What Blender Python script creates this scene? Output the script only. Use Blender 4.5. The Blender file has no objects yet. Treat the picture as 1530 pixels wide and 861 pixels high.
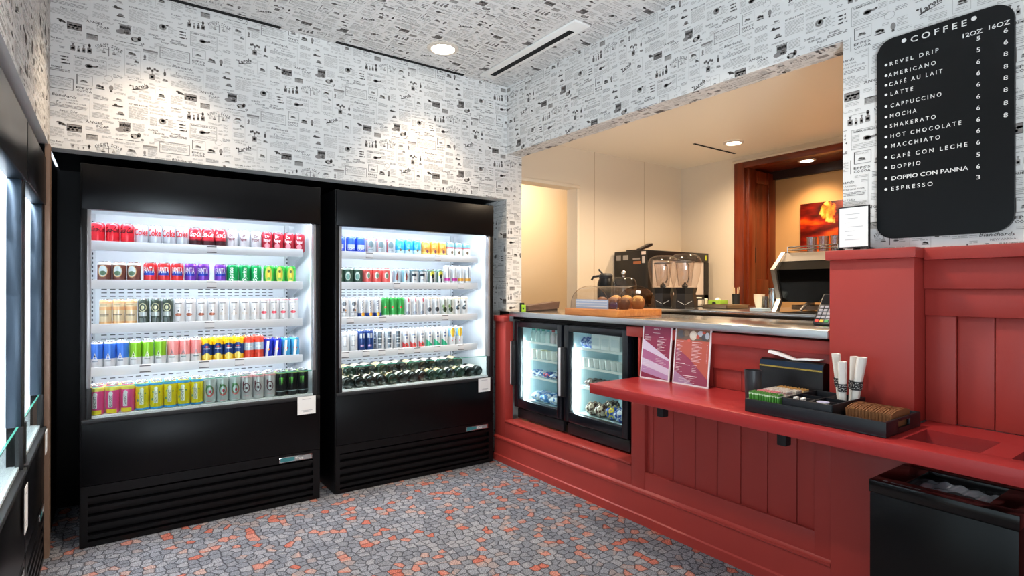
import bpy, bmesh, math, random
import numpy as np
from mathutils import Vector, Matrix

S = bpy.context.scene
COL = S.collection
rnd = random.Random(7)
R = math.radians

# ------------------------------------------------------------------ camera, world, lights, exposure
cam_d = bpy.data.cameras.new('camera')
cam = bpy.data.objects.new('camera', cam_d)
COL.objects.link(cam)
cam_d.sensor_width = 36.0
cam_d.sensor_fit = 'HORIZONTAL'
cam_d.lens = 36.0 * 838.6 / 1530.0
cam_d.clip_start = 0.02
cam.location = (0, 0, 1.366)
cam.rotation_mode = 'XYZ'
cam.rotation_euler = (R(90.044), R(-0.126), R(-35.606))
S.camera = cam

S.view_settings.view_transform = 'Standard'
S.view_settings.look = 'None'
S.view_settings.gamma = 1.0
S.view_settings.use_curve_mapping = False
S.view_settings.exposure = 0.66
S.cycles.use_denoising = True
S.cycles.max_bounces = 10
S.cycles.transparent_max_bounces = 16
S.cycles.sample_clamp_indirect = 6.0

world = bpy.data.worlds.new('daylight')
S.world = world
world.use_nodes = True
bg = world.node_tree.nodes['Background']
bg.inputs[0].default_value = (0.78, 0.88, 1.0, 1)
bg.inputs[1].default_value = 1.0

def area_light(name, loc, rot, sx, sy, power, color):
    d = bpy.data.lights.new(name, 'AREA')
    d.shape = 'RECTANGLE'
    d.size, d.size_y = sx, sy
    d.energy = power
    d.color = color
    o = bpy.data.objects.new(name, d)
    o.location = loc
    o.rotation_euler = rot
    COL.objects.link(o)
    return o

def spot_light(name, loc, power, color, angle=95, blend=0.6, radius=0.06, rot=(0, 0, 0)):
    d = bpy.data.lights.new(name, 'SPOT')
    d.energy = power
    d.color = color
    d.spot_size = R(angle)
    d.spot_blend = blend
    d.shadow_soft_size = radius
    o = bpy.data.objects.new(name, d)
    o.location = loc
    o.rotation_euler = rot
    COL.objects.link(o)
    return o

WARM = (1.0, 0.80, 0.58)
WARMER = (1.0, 0.70, 0.42)
COOL = (0.80, 0.90, 1.0)
# daylight through the glazed shopfront beside the camera
area_light('shopfront_daylight', (-0.235, -0.75, 1.35), (0, R(-90), 0), 1.9, 1.6, 7, (0.72, 0.86, 1.0))
# added fill light, narrowed and aimed upwards to brighten the papered ceiling
cfill_ = area_light('ceiling_fill', (-0.235, -1.0, 0.75), (0, 0, 0), 1.0, 1.2, 34, (0.80, 0.90, 1.0))
cfill_.data.spread = R(84)
cfill_.rotation_euler = Vector((1.30, 3.40, 2.30)).normalized().to_track_quat('-Z', 'Y').to_euler()
# recessed ceiling lamps of the shop (one is in view), plus an added fill
for (x, y, p) in ((1.84, 3.383, 36), (0.22, 3.35, 36)):
    spot_light('ceiling_lamp_and_fill', (x, y, 2.96), p, WARM, 98, 0.75, 0.05)
for (x, y, p) in ((1.85, 1.75, 62), (0.72, 1.75, 62), (1.9, 0.35, 9)):  # the first is an unseen fill light added to brighten the shop
    spot_light('ceiling_lamp_and_fill', (x, y, 2.96), p, (1.0, 0.92, 0.82), 125, 0.8)
# the servery's ceiling lamp, then two unseen fills added to brighten the room
for (x, y, p) in ((4.39, 2.838, 62), (3.3, 2.9, 66), (3.7, 1.7, 80)):
    spot_light('servery_lamp_and_fill', (x, y, 2.615), p, (1.0, 0.79, 0.56), 155, 0.9)
spot_light('alcove_lamp_light', (5.2, 2.62, 2.49), 26, WARMER, 130, 0.8)
spot_light('lobby_fill_light', (3.35, 4.25, 2.55), 40, (1.0, 0.76, 0.46), 165, 0.9, 0.06, (R(35), 0, R(-15)))  # unseen light added and tilted to brighten the lobby wall

# ------------------------------------------------------------------ materials
def lin(h):
    h = h.lstrip('#')
    o = []
    for i in (0, 2, 4):
        v = int(h[i:i + 2], 16) / 255.0
        o.append(v / 12.92 if v <= 0.04045 else ((v + 0.055) / 1.055) ** 2.4)
    return (o[0], o[1], o[2], 1.0)

_mats = {}
def M(name, color='#808080', rough=0.5, metal=0.0, spec=0.5, coat=0.0, emit=None, es=0.0, bump=0.0, bscale=200.0):
    if name in _mats:
        return _mats[name]
    m = bpy.data.materials.new(name)
    m.use_nodes = True
    nt = m.node_tree
    b = nt.nodes['Principled BSDF']
    b.inputs['Base Color'].default_value = lin(color)
    b.inputs['Roughness'].default_value = rough
    b.inputs['Metallic'].default_value = metal
    b.inputs['Specular IOR Level'].default_value = spec
    b.inputs['Coat Weight'].default_value = coat
    if emit:
        b.inputs['Emission Color'].default_value = lin(emit)
        b.inputs['Emission Strength'].default_value = es
    if bump:
        tc = nt.nodes.new('ShaderNodeTexCoord')
        nz = nt.nodes.new('ShaderNodeTexNoise')
        nz.inputs['Scale'].default_value = bscale
        nz.inputs['Detail'].default_value = 3
        bp = nt.nodes.new('ShaderNodeBump')
        bp.inputs['Strength'].default_value = bump
        bp.inputs['Distance'].default_value = 0.002
        nt.links.new(tc.outputs['Object'], nz.inputs['Vector'])
        nt.links.new(nz.outputs['Fac'], bp.inputs['Height'])
        nt.links.new(bp.outputs['Normal'], b.inputs['Normal'])
    _mats[name] = m
    return m

def glass_mat(name, tint='#ffffff', gloss=0.05, refl=1.0):
    """thin pane: mostly clear, mirrors more at a shallow angle"""
    if name in _mats:
        return _mats[name]
    m = bpy.data.materials.new(name)
    m.use_nodes = True
    nt = m.node_tree
    nt.nodes.remove(nt.nodes['Principled BSDF'])
    out = nt.nodes['Material Output']
    t = nt.nodes.new('ShaderNodeBsdfTransparent')
    t.inputs[0].default_value = lin(tint)
    g = nt.nodes.new('ShaderNodeBsdfGlossy')
    g.inputs['Roughness'].default_value = gloss
    f = nt.nodes.new('ShaderNodeLayerWeight')
    f.inputs['Blend'].default_value = 0.5
    pw = nt.nodes.new('ShaderNodeMath')
    pw.operation = 'POWER'
    pw.inputs[1].default_value = 5.0
    mu = nt.nodes.new('ShaderNodeMath')
    mu.operation = 'MULTIPLY_ADD'
    mu.inputs[1].default_value = 0.6
    mu.inputs[2].default_value = 0.03 * refl
    mx = nt.nodes.new('ShaderNodeMixShader')
    nt.links.new(f.outputs['Facing'], pw.inputs[0])
    nt.links.new(pw.outputs[0], mu.inputs[0])
    nt.links.new(mu.outputs[0], mx.inputs[0])
    nt.links.new(t.outputs[0], mx.inputs[1])
    nt.links.new(g.outputs[0], mx.inputs[2])
    nt.links.new(mx.outputs[0], out.inputs[0])
    _mats[name] = m
    return m

def ramp(nt, pts, mode='LINEAR'):
    r = nt.nodes.new('ShaderNodeValToRGB')
    cr = r.color_ramp
    cr.interpolation = mode
    while len(cr.elements) < len(pts):
        cr.elements.new(0.5)
    for e, (p, c) in zip(cr.elements, pts):
        e.position = p
        e.color = lin(c)
    return r

def carpet_mat():
    m = bpy.data.materials.new('carpet')
    m.use_nodes = True
    nt = m.node_tree
    L = nt.links
    b = nt.nodes['Principled BSDF']
    b.inputs['Roughness'].default_value = 0.95
    b.inputs['Specular IOR Level'].default_value = 0.1
    tc = nt.nodes.new('ShaderNodeTexCoord')
    nz = nt.nodes.new('ShaderNodeTexNoise')
    nz.inputs['Scale'].default_value = 60
    mxv = nt.nodes.new('ShaderNodeMixRGB')
    mxv.blend_type = 'ADD'
    mxv.inputs[0].default_value = 0.012
    L.new(tc.outputs['Object'], nz.inputs['Vector'])
    L.new(tc.outputs['Object'], mxv.inputs[1])
    L.new(nz.outputs['Color'], mxv.inputs[2])
    v = nt.nodes.new('ShaderNodeTexVoronoi')
    v.inputs['Scale'].default_value = 21
    v.inputs['Randomness'].default_value = 0.75
    v.voronoi_dimensions = '2D'
    ve = nt.nodes.new('ShaderNodeTexVoronoi')
    ve.feature = 'DISTANCE_TO_EDGE'
    ve.voronoi_dimensions = '2D'
    ve.inputs['Scale'].default_value = 21
    ve.inputs['Randomness'].default_value = 0.75
    L.new(mxv.outputs[0], v.inputs['Vector'])
    L.new(mxv.outputs[0], ve.inputs['Vector'])
    sep = nt.nodes.new('ShaderNodeSeparateColor')
    L.new(v.outputs['Color'], sep.inputs[0])
    # clusters: a slow noise pushes whole neighbourhoods towards coral
    n2 = nt.nodes.new('ShaderNodeTexNoise')
    n2.inputs['Scale'].default_value = 3.2
    n2.inputs['Detail'].default_value = 1
    L.new(tc.outputs['Object'], n2.inputs['Vector'])
    ad = nt.nodes.new('ShaderNodeMath')
    ad.operation = 'MULTIPLY_ADD'
    ad.inputs[1].default_value = 0.55
    L.new(n2.outputs['Fac'], ad.inputs[0])
    L.new(sep.outputs[0], ad.inputs[2])
    r1 = ramp(nt, [(0.0, '#84868f'), (0.18, '#9b9da5'), (0.34, '#898b94'), (0.55, '#a5a5aa'), (0.70, '#919299'), (0.80, '#a89c9b'), (0.845, '#c3a39a'), (0.875, '#cf8d7e'), (0.93, '#cb7766')], 'CONSTANT')
    sc = nt.nodes.new('ShaderNodeMath')
    sc.operation = 'MULTIPLY'
    sc.inputs[1].default_value = 0.76
    L.new(ad.outputs[0], sc.inputs[0])
    L.new(sc.outputs[0], r1.inputs[0])
    # fine yarn speckle
    n3 = nt.nodes.new('ShaderNodeTexNoise')
    n3.inputs['Scale'].default_value = 230
    n3.inputs['Detail'].default_value = 2
    L.new(tc.outputs['Object'], n3.inputs['Vector'])
    r3 = ramp(nt, [(0.36, '#66666c'), (0.50, '#c6c6c6'), (0.60, '#ffffff')])
    L.new(n3.outputs['Fac'], r3.inputs[0])
    mm = nt.nodes.new('ShaderNodeMixRGB')
    mm.blend_type = 'MULTIPLY'
    mm.inputs[0].default_value = 0.9
    L.new(r1.outputs[0], mm.inputs[1])
    L.new(r3.outputs[0], mm.inputs[2])
    re = ramp(nt, [(0.0, '#4c4c54'), (0.04, '#66666e'), (0.10, '#ffffff')])
    L.new(ve.outputs['Distance'], re.inputs[0])
    m2 = nt.nodes.new('ShaderNodeMixRGB')
    m2.blend_type = 'MULTIPLY'
    m2.inputs[0].default_value = 0.75
    L.new(mm.outputs[0], m2.inputs[1])
    L.new(re.outputs[0], m2.inputs[2])
    L.new(m2.outputs[0], b.inputs['Base Color'])
    bp = nt.nodes.new('ShaderNodeBump')
    bp.inputs['Strength'].default_value = 0.35
    bp.inputs['Distance'].default_value = 0.003
    L.new(n3.outputs['Fac'], bp.inputs['Height'])
    L.new(bp.outputs[0], b.inputs['Normal'])
    return m

def wood_mat(name, c1, c2, scale=6.0, rough=0.35, axis='Z'):
    if name in _mats:
        return _mats[name]
    m = bpy.data.materials.new(name)
    m.use_nodes = True
    nt = m.node_tree
    L = nt.links
    b = nt.nodes['Principled BSDF']
    b.inputs['Roughness'].default_value = rough
    tc = nt.nodes.new('ShaderNodeTexCoord')
    mp = nt.nodes.new('ShaderNodeMapping')
    st = {'X': (0.15, 1, 1), 'Y': (1, 0.15, 1), 'Z': (1, 1, 0.08)}[axis]
    mp.inputs['Scale'].default_value = tuple(s * scale for s in st)
    nz = nt.nodes.new('ShaderNodeTexNoise')
    nz.inputs['Scale'].default_value = 5
    nz.inputs['Detail'].default_value = 6
    nz.inputs['Distortion'].default_value = 0.6
    L.new(tc.outputs['Object'], mp.inputs[0])
    L.new(mp.outputs[0], nz.inputs['Vector'])
    r = ramp(nt, [(0.3, c1), (0.7, c2)])
    L.new(nz.outputs['Fac'], r.inputs[0])
    L.new(r.outputs[0], b.inputs['Base Color'])
    _mats[name] = m
    return m

def steel_mat():
    return M('brushed_steel', '#cfcfcc', 0.2, 1.0)

RED = M('red_paint', '#a63932', 0.40, spec=0.5, bump=0.05, bscale=40)
BLACK = M('black_enamel', '#09090b', 0.36, spec=0.3)
BLACKG = M('black_gloss', '#08080a', 0.12)
BLACKM = M('matt_black', '#141417', 0.6)
LINER = M('white_liner', '#e9eef2', 0.45)
SLOT = M('slot_shadow', '#3b4247', 0.7)
RAIL = M('price_rail_grey', '#cfd3d7', 0.4)
GREYM = M('grey_metal', '#aeb2b6', 0.35, 0.6)
WHITE = M('white_plastic', '#f0f0ee', 0.45)
PAPERW = M('white_paper', '#f3f1ee', 0.8)
CREAM = M('cream_wall_paint', '#dccbb4', 0.6, bump=0.04, bscale=120)
CREAMC = M('cream_ceiling_paint', '#f3e6d2', 0.42)
STEEL = steel_mat()
CHROME = M('polished_metal', '#d8d8d8', 0.12, 1.0)
LED = M('led_strip', '#ffffff', 0.5, emit='#eef6ff', es=22)
LED2 = M('canopy_led', '#ffffff', 0.5, emit='#eef6ff', es=25)
LAMP = M('lamp_lens', '#ffffff', 0.5, emit='#fff4e2', es=9)
INK1 = M('print_dark', '#57524f', 0.8)
INK2 = M('print_mid', '#8a8582', 0.8)
INK3 = M('print_light', '#b3afab', 0.8)
WPAPER = M('wallpaper_ground', '#e2e0dd', 0.75)
GLASS = glass_mat('clear_glass', '#f4faf8')
GLASSG = M('glass_edge_green', '#4fa08c', 0.15)
ACRYL = glass_mat('clear_acrylic', '#f2f0ee', 0.06, 1.6)
CHERRY = wood_mat('cherry_wood', '#4e1a08', '#7c2f10', 5, 0.3)
CHERRYX = wood_mat('cherry_wood_crosswise', '#4e1a08', '#7a2e10', 5, 0.3, 'Y')
OAK = wood_mat('honey_wood', '#a9622c', '#c98344', 8, 0.45, 'Y')
CARPET = carpet_mat()

# ------------------------------------------------------------------ mesh builder
_txt = {}
def text_geo(s, res=2, bold=0.0):
    """flat letters as (verts Nx2, faces), normalised: cap height 1, centred on x, baseline 0"""
    k = (s, res, bold)
    if k in _txt:
        return _txt[k]
    cu = bpy.data.curves.new('t', 'FONT')
    cu.body = s
    cu.size = 1.0
    cu.resolution_u = res
    cu.offset = bold
    cu.align_x = 'CENTER'
    ob = bpy.data.objects.new('t', cu)
    COL.objects.link(ob)
    dg = bpy.context.evaluated_depsgraph_get()
    me = bpy.data.meshes.new_from_object(ob.evaluated_get(dg))
    v = np.array([p.co[:2] for p in me.vertices]) if len(me.vertices) else np.zeros((0, 2))
    f = [tuple(p.vertices) for p in me.polygons]
    bpy.data.objects.remove(ob)
    bpy.data.curves.remove(cu)
    bpy.data.meshes.remove(me)
    if len(v):
        v = v / 0.73
    _txt[k] = (v, f)
    return _txt[k]

class MB:
    def __init__(s):
        s.v, s.f, s.m = [], [], []
    def add(s, vs, fs, mi=0):
        o = len(s.v)
        s.v += [tuple(p) for p in vs]
        for f in fs:
            s.f.append(tuple(i + o for i in f))
            s.m.append(mi)
        return s
    def box(s, x0, x1, y0, y1, z0, z1, mi=0, bev=0.0):
        if x0 > x1: x0, x1 = x1, x0
        if y0 > y1: y0, y1 = y1, y0
        if z0 > z1: z0, z1 = z1, z0
        if bev > 0:
            bm = bmesh.new()
            bmesh.ops.create_cube(bm, size=1)
            for p in bm.verts:
                p.co = ((x0 + x1) / 2 + p.co.x * (x1 - x0), (y0 + y1) / 2 + p.co.y * (y1 - y0), (z0 + z1) / 2 + p.co.z * (z1 - z0))
            b = min(bev, 0.45 * min(x1 - x0, y1 - y0, z1 - z0))
            bmesh.ops.bevel(bm, geom=list(bm.edges), offset=b, segments=2, profile=0.5, affect='EDGES')
            s.bm(bm, mi)
            return s
        return s.add([(x0, y0, z0), (x1, y0, z0), (x1, y1, z0), (x0, y1, z0), (x0, y0, z1), (x1, y0, z1), (x1, y1, z1), (x0, y1, z1)],
                     [(0, 3, 2, 1), (4, 5, 6, 7), (0, 1, 5, 4), (1, 2, 6, 5), (2, 3, 7, 6), (3, 0, 4, 7)], mi)
    def bm(s, bm, mi=0):
        bm.verts.index_update()
        s.add([p.co[:] for p in bm.verts], [[q.index for q in f.verts] for f in bm.faces], mi)
        bm.free()
        return s
    def lathe(s, prof, n=24, c=(0, 0, 0), mi=0, axis='Z', mis=None, capb=True, capt=True):
        o = []
        for (r, z) in prof:
            for k in range(n):
                a = 2 * math.pi * k / n
                x, y = r * math.cos(a), r * math.sin(a)
                if axis == 'Z': p = (x, y, z)
                elif axis == 'Y': p = (x, z, -y)
                else: p = (z, x, y)
                o.append((p[0] + c[0], p[1] + c[1], p[2] + c[2]))
        base = len(s.v)
        s.v += o
        for i in range(len(prof) - 1):
            for k in range(n):
                k2 = (k + 1) % n
                s.f.append((base + i * n + k, base + i * n + k2, base + (i + 1) * n + k2, base + (i + 1) * n + k))
                s.m.append(mis[i] if mis else mi)
        if capb and prof[0][0] > 1e-5:
            s.f.append(tuple(base + k for k in reversed(range(n)))); s.m.append(mis[0] if mis else mi)
        if capt and prof[-1][0] > 1e-5:
            q = base + (len(prof) - 1) * n
            s.f.append(tuple(q + k for k in range(n))); s.m.append(mis[-1] if mis else mi)
        return s
    def tube(s, pts, r, n=8, mi=0):
        pts = [Vector(p) for p in pts]
        base = len(s.v)
        for i, p in enumerate(pts):
            d = (pts[min(i + 1, len(pts) - 1)] - pts[max(i - 1, 0)]).normalized()
            u = d.cross(Vector((0, 0, 1)))
            if u.length < 1e-3: u = d.cross(Vector((1, 0, 0)))
            u.normalize()
            w = d.cross(u)
            for k in range(n):
                a = 2 * math.pi * k / n
                s.v.append(tuple(p + r * (math.cos(a) * u + math.sin(a) * w)))
        for i in range(len(pts) - 1):
            for k in range(n):
                k2 = (k + 1) % n
                s.f.append((base + i * n + k, base + (i + 1) * n + k, base + (i + 1) * n + k2, base + i * n + k2)); s.m.append(mi)
        s.f.append(tuple(base + k for k in range(n))); s.m.append(mi)
        q = base + (len(pts) - 1) * n
        s.f.append(tuple(q + k for k in reversed(range(n)))); s.m.append(mi)
        return s
    def prism(s, poly, o, u, v, t, mi=0):
        """poly (a,b) -> o + a*u + b*v, thickened by vector t"""
        o, u, v, t = Vector(o), Vector(u), Vector(v), Vector(t)
        A = [o + a * u + b * v for a, b in poly]
        B = [p + t for p in A]
        n = len(poly)
        fs = [tuple(reversed(range(n))), tuple(range(n, 2 * n))]
        fs += [(i, (i + 1) % n, n + (i + 1) % n, n + i) for i in range(n)]
        if u.cross(v).dot(t) < 0:
            fs = [tuple(reversed(f)) for f in fs]
        return s.add(A + B, fs, mi)
    def quad(s, o, u, v, mi=0):
        o, u, v = Vector(o), Vector(u), Vector(v)
        return s.add([o, o + u, o + u + v, o + v], [(0, 1, 2, 3)], mi)
    def poly(s, pts, o, u, v, mi=0):
        o, u, v = Vector(o), Vector(u), Vector(v)
        return s.add([o + a * u + b * v for a, b in pts], [tuple(range(len(pts)))], mi)
    def text(s, t, o, u, v, h, w=None, mi=0, align='C', res=2, bold=0.0, shear=0.0):
        """letters of cap height h on the plane o,u,v; w stretches the line to that width"""
        g, f = text_geo(t, res, bold)
        if not len(g): return s
        o, u, v = Vector(o), Vector(u).normalized(), Vector(v).normalized()
        x0, x1 = float(g[:, 0].min()), float(g[:, 0].max())
        sx = (w / (x1 - x0)) if w else h
        off = {'C': (x0 + x1) / 2, 'L': x0, 'R': x1}[align]
        return s.add([o + ((a - off) * sx + shear * b * h) * u + (b * h) * v for a, b in g.tolist()], f, mi)
    def cyl_text(s, t, r, z, h, w=None, mi=0, ang=-90, rot=False, bold=0.0, shear=0.0):
        g, f = text_geo(t, 2, bold)
        x0, x1 = float(g[:, 0].min()), float(g[:, 0].max())
        sx = (w / (x1 - x0)) if w else h
        vs = []
        for a, b in g.tolist():
            p, q = (a - (x0 + x1) / 2) * sx + shear * b * h, b * h - h / 2
            if rot: p, q = -q, p
            th = R(ang) + p / r
            vs.append((r * math.cos(th), r * math.sin(th), z + q))
        return s.add(vs, f, mi)
    def cyl_poly(s, pts, r, z, mi=0, ang=-90):
        n = len(pts)
        c = (sum(p[0] for p in pts) / n, sum(p[1] for p in pts) / n)
        tris = [(c, pts[i], pts[(i + 1) % n]) for i in range(n)]
        for _ in range(1 if n > 8 else 2):
            nt = []
            for a, b, d in tris:
                ab, bd, da = [((p[0] + q[0]) / 2, (p[1] + q[1]) / 2) for p, q in ((a, b), (b, d), (d, a))]
                nt += [(a, ab, da), (ab, b, bd), (da, bd, d), (ab, bd, da)]
            tris = nt
        idx, vs, fs = {}, [], []
        for t in tris:
            f = []
            for p in t:
                k = (round(p[0], 6), round(p[1], 6))
                if k not in idx:
                    idx[k] = len(vs)
                    th = R(ang) + p[0] / r
                    vs.append((r * math.cos(th), r * math.sin(th), z + p[1]))
                f.append(idx[k])
            fs.append(tuple(f))
        return s.add(vs, fs, mi)
    def cyl_rect(s, u0, u1, z0, z1, r, mi=0, ang=-90, n=5):
        vs = []
        for i in range(n + 1):
            th = R(ang) + (u0 + (u1 - u0) * i / n) / r
            vs += [(r * math.cos(th), r * math.sin(th), z0), (r * math.cos(th), r * math.sin(th), z1)]
        return s.add(vs, [(2 * i, 2 * i + 2, 2 * i + 3, 2 * i + 1) for i in range(n)], mi)
    def xf(s, mat):
        s.v = [tuple(mat @ Vector(p)) for p in s.v]
        return s
    def mesh(s, name, mats, angle=32):
        me = bpy.data.meshes.new(name)
        me.from_pydata(s.v, [], s.f)
        for m in (mats if isinstance(mats, (list, tuple)) else [mats]):
            me.materials.append(m)
        me.polygons.foreach_set('material_index', s.m)
        me.polygons.foreach_set('use_smooth', [True] * len(me.polygons))
        me.update()
        me.set_sharp_from_angle(angle=R(angle))
        return me
    def build(s, name, mats, parent=None, loc=None, angle=32):
        o = bpy.data.objects.new(name, s.mesh(name, mats, angle))
        COL.objects.link(o)
        if parent: o.parent = parent
        if loc is not None: o.location = loc
        return o
    def at(s, root, name, mats, parent=None, angle=32):
        """built in world coordinates, re-based on the thing's origin"""
        l = root.location
        rz = -root.rotation_euler.z
        c, n = math.cos(rz), math.sin(rz)
        s.v = [((a - l.x) * c - (b - l.y) * n, (a - l.x) * n + (b - l.y) * c, z - l.z) for a, b, z in s.v]
        return s.build(name, mats, parent or root, None, angle)

def tag(o, label=None, cat=None, group=None, kind=None):
    if label: o['label'] = label
    if cat: o['category'] = cat
    if group: o['group'] = group
    if kind: o['kind'] = kind
    return o

def thing(name, label, cat, loc, rz=0.0, group=None):
    o = bpy.data.objects.new(name, None)
    o.empty_display_size = 0.05
    COL.objects.link(o)
    o.location = loc
    o.rotation_euler = (0, 0, rz)
    return tag(o, label, cat, group)

def struct(name, mb, mats, parent=None, label=None, angle=32):
    o = mb.build(name, mats, parent, None, angle)
    if not parent: tag(o, label, None, None, 'structure')
    return o

def copy_tree(o, parent=None):
    c = o.copy()
    COL.objects.link(c)
    c.parent = parent
    for ch in list(o.children):
        copy_tree(ch, c)
    return c

# scale a point found on one depth plane onto another along the same sight line of the survey
CH = 1.366
X3, Y3, Z3 = Vector((1, 0, 0)), Vector((0, 1, 0)), Vector((0, 0, 1))
# ------------------------------------------------------------------ wallpaper print (old newspaper advertisements)
XW, YW = 2.622, 3.74            # counter-side wall plane, rear wall plane
XL = -0.255                     # wall plane on the window side
ZC, ZL, ZN = 3.003, 2.458, 2.092  # ceiling, lintel underside, niche head
TW, TH, DROP = 0.533, 0.535, 0.267
tile_v, tile_f, tile_m = [], [], []
def t_add(vs, fs, m):
    o = len(tile_v)
    tile_v.extend([(a, b) for a, b in vs])
    for f in fs:
        tile_f.append(tuple(i + o for i in f)); tile_m.append(m)
def t_rect(u, v, w, h, m): t_add([(u - w/2, v - h/2), (u + w/2, v - h/2), (u + w/2, v + h/2), (u - w/2, v + h/2)], [(0, 1, 2, 3)], m)
def t_ell(u, v, a, b, m, n=10, ph=0): t_add([(u + a*math.cos(ph + 6.2832*i/n), v + b*math.sin(ph + 6.2832*i/n)) for i in range(n)], [tuple(range(n))], m)
def t_ring(u, v, a, b, t, m, n=16):
    vs = []
    for i in range(n):
        c, s_ = math.cos(6.2832*i/n), math.sin(6.2832*i/n)
        vs += [(u + a*c, v + b*s_), (u + (a - t)*c, v + (b - t)*s_)]
    t_add(vs, [(2*i, (2*i+2) % (2*n), (2*i+3) % (2*n), 2*i+1) for i in range(n)], m)
def t_poly(u, v, s, pts, m): t_add([(u + s*a, v + s*b) for a, b in pts], [tuple(range(len(pts)))], m)
def t_text(u, v, w, h, t, m=1, rot=0.0, shear=0.0, bold=0.0):
    g, f = text_geo(t, 1, bold)
    x0, x1 = g[:, 0].min(), g[:, 0].max()
    vs = []
    for a, b in g:
        p, q = (a - (x0 + x1)/2) * w/(x1 - x0) + shear*b*h, (b - 0.5) * h
        vs.append((u + p*math.cos(rot) - q*math.sin(rot), v + p*math.sin(rot) + q*math.cos(rot)))
    t_add(vs, f, m)
def t_lines(u, v, w, h, m=3, pitch=0.0062, th=0.0024):
    n = max(1, int(h / pitch))
    for i in range(n):
        y = v + h/2 - pitch*(i + 0.5)
        x = u - w/2
        end = u + w/2 - (rnd.random()*w*0.4 if rnd.random() < 0.25 else 0)
        while x < end - 0.004:
            l = min(end - x, 0.008 + rnd.random()*0.03)
            t_rect(x + l/2, y, l, th, m)
            x += l + 0.003
def t_frame(u, v, w, h, t, m):
    t_rect(u, v + h/2, w, t, m); t_rect(u, v - h/2, w, t, m); t_rect(u - w/2, v, t, h, m); t_rect(u + w/2, v, t, h, m)
def t_pic(u, v, w, h, m=2):
    t_ell(u, v - h*0.1, w*0.5, h*0.35, 3, 9); t_ell(u - w*0.15, v + h*0.15, w*0.3, h*0.26, 2, 8); t_ell(u - w*0.1, v + h*0.1, w*0.14, h*0.16, m, 7); t_rect(u, v - h*0.42, w*1.05, h*0.16, 1)
    t_ell(u + w*0.28, v, w*0.15, h*0.3, 3, 7)
def make_tile():
    for (w, u, v, l, h) in (('ANGEL', -.06, .103, .075, .013), ('SOAP', -.024, .086, .055, .013)): t_text(u, v, l, h, w, 1, shear=.15, bold=.01)
    t_rect(-.144, .058, .059, .034, 2)
    for i in range(9): t_ell(-.168 + i*.006, .05 + .016*math.sin(i*2.1)**2, .006, .005, 1 if i % 3 else 3, 7)
    t_frame(-.144, .058, .06, .036, .0022, 1)
    for (a, b, c, d) in ((-.206, .08, .012, .004), (-.196, .073, .014, .006), (-.184, .068, .009, .003), (-.203, .072, .004, .008)): t_ell(a, b, c, d, 1, 8, .5)
    t_lines(-.214, .028, .058, .05); t_text(-.215, -.021, .055, .009, 'The Butter', 1, bold=.012); t_lines(-.215, -.038, .05, .014)
    t_lines(-.144, .022, .058, .022); t_lines(-.077, .066, .04, .022); t_lines(-.019, .062, .062, .03)
    t_rect(-.069, .022, .05, .03, 3); t_lines(-.069, .022, .048, .03, 2); t_rect(-.069, .034, .05, .004, 2)
    # carriage engraving, wheel and bell
    t_rect(.075, .108, .05, .03, 2)
    for i in range(4): t_rect(.057 + i*.012, .110, .007, .013, 3); t_rect(.063 + i*.012, .110, .002, .026, 1)
    t_ell(.055, .083, .022, .012, 2, 10); t_ell(.085, .085, .016, .012, 2, 10); t_ell(.085, .085, .007, .005, 3, 8); t_lines(.075, .126, .058, .006, 1)
    t_ell(.122, .058, .022, .014, 3, 12); t_ring(.118, .057, .017, .013, .003, 1, 12); t_ell(.14, .066, .009, .013, 1, 8); t_ell(.108, .053, .006, .006, 3, 7)
    t_ring(.155, .042, .008, .006, .003, 1, 8); t_lines(.137, .108, .056, .045); t_lines(.063, .053, .058, .016)
    t_text(.055, .141, .062, .007, 'LADIES & GENTS', 1, bold=.01); t_lines(.1, .03, .13, .007, 1, th=.0028)
    # bottles
    for (u, v, w, h, m) in ((-.151, -.05, .020, .042, 2), (-.127, -.057, .012, .034, 3), (-.105, -.052, .013, .038, 2), (-.081, -.048, .019, .042, 2)):
        t_rect(u, v - h*.15, w, h*.62, m); t_rect(u, v + h*.3, w*.42, h*.3, m); t_rect(u, v + h*.44, w*.6, h*.09, 1); t_rect(u, v - h*.15, w*.66, h*.25, 3); t_lines(u, v - h*.15, w*.5, h*.2, 1)
    t_ell(-.081, -.026, .006, .009, 1, 8); t_lines(-.115, -.026, .09, .007, 3)
    # arched heading over a pair of scales
    wd = 'AUGUST SCALE'
    for i, ch in enumerate(wd):
        if ch == ' ': continue
        a = (i - 5.5) / 5.5
        t_text(.003 + a*.056, -.006 - .017*a*a, .0078 if ch not in 'UGC' else .0085, .019 - .003*abs(a), ch, 1, -a*.42, bold=.02)
    t_rect(.003, -.038, .0026, .05, 1); t_rect(.003, -.026, .05, .0022, 2)
    for q in (-1, 1):
        t_poly(.003 + q*.023, -.026, .001, [(-9, -20), (9, -20), (0, 0), (0, -1)], 3); t_ell(.003 + q*.023, -.047, .01, .0025, 1, 8)
    t_lines(-.037, -.04, .026, .03); t_lines(.047, -.042, .022, .026); t_lines(.004, -.078, .112, .016)
    t_frame(-.077, -.134, .138, .082, .0016, 2)
    t_text(-.078, -.101, .124, .009, 'FARMER CHARLES FLOUR', 1, bold=.012)
    t_ell(-.06, -.134, .014, .005, 2, 9); t_ell(-.048, -.13, .006, .004, 1, 7); t_ell(-.083, -.136, .017, .011, 2, 12); t_ell(-.083, -.136, .012, .007, 3, 10)
    t_lines(-.128, -.13, .03, .032); t_lines(-.026, -.13, .03, .03); t_lines(-.078, -.162, .124, .02)
    t_lines(-.193, -.066, .028, .018, 2); t_lines(-.187, -.089, .054, .009, 2)
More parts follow.
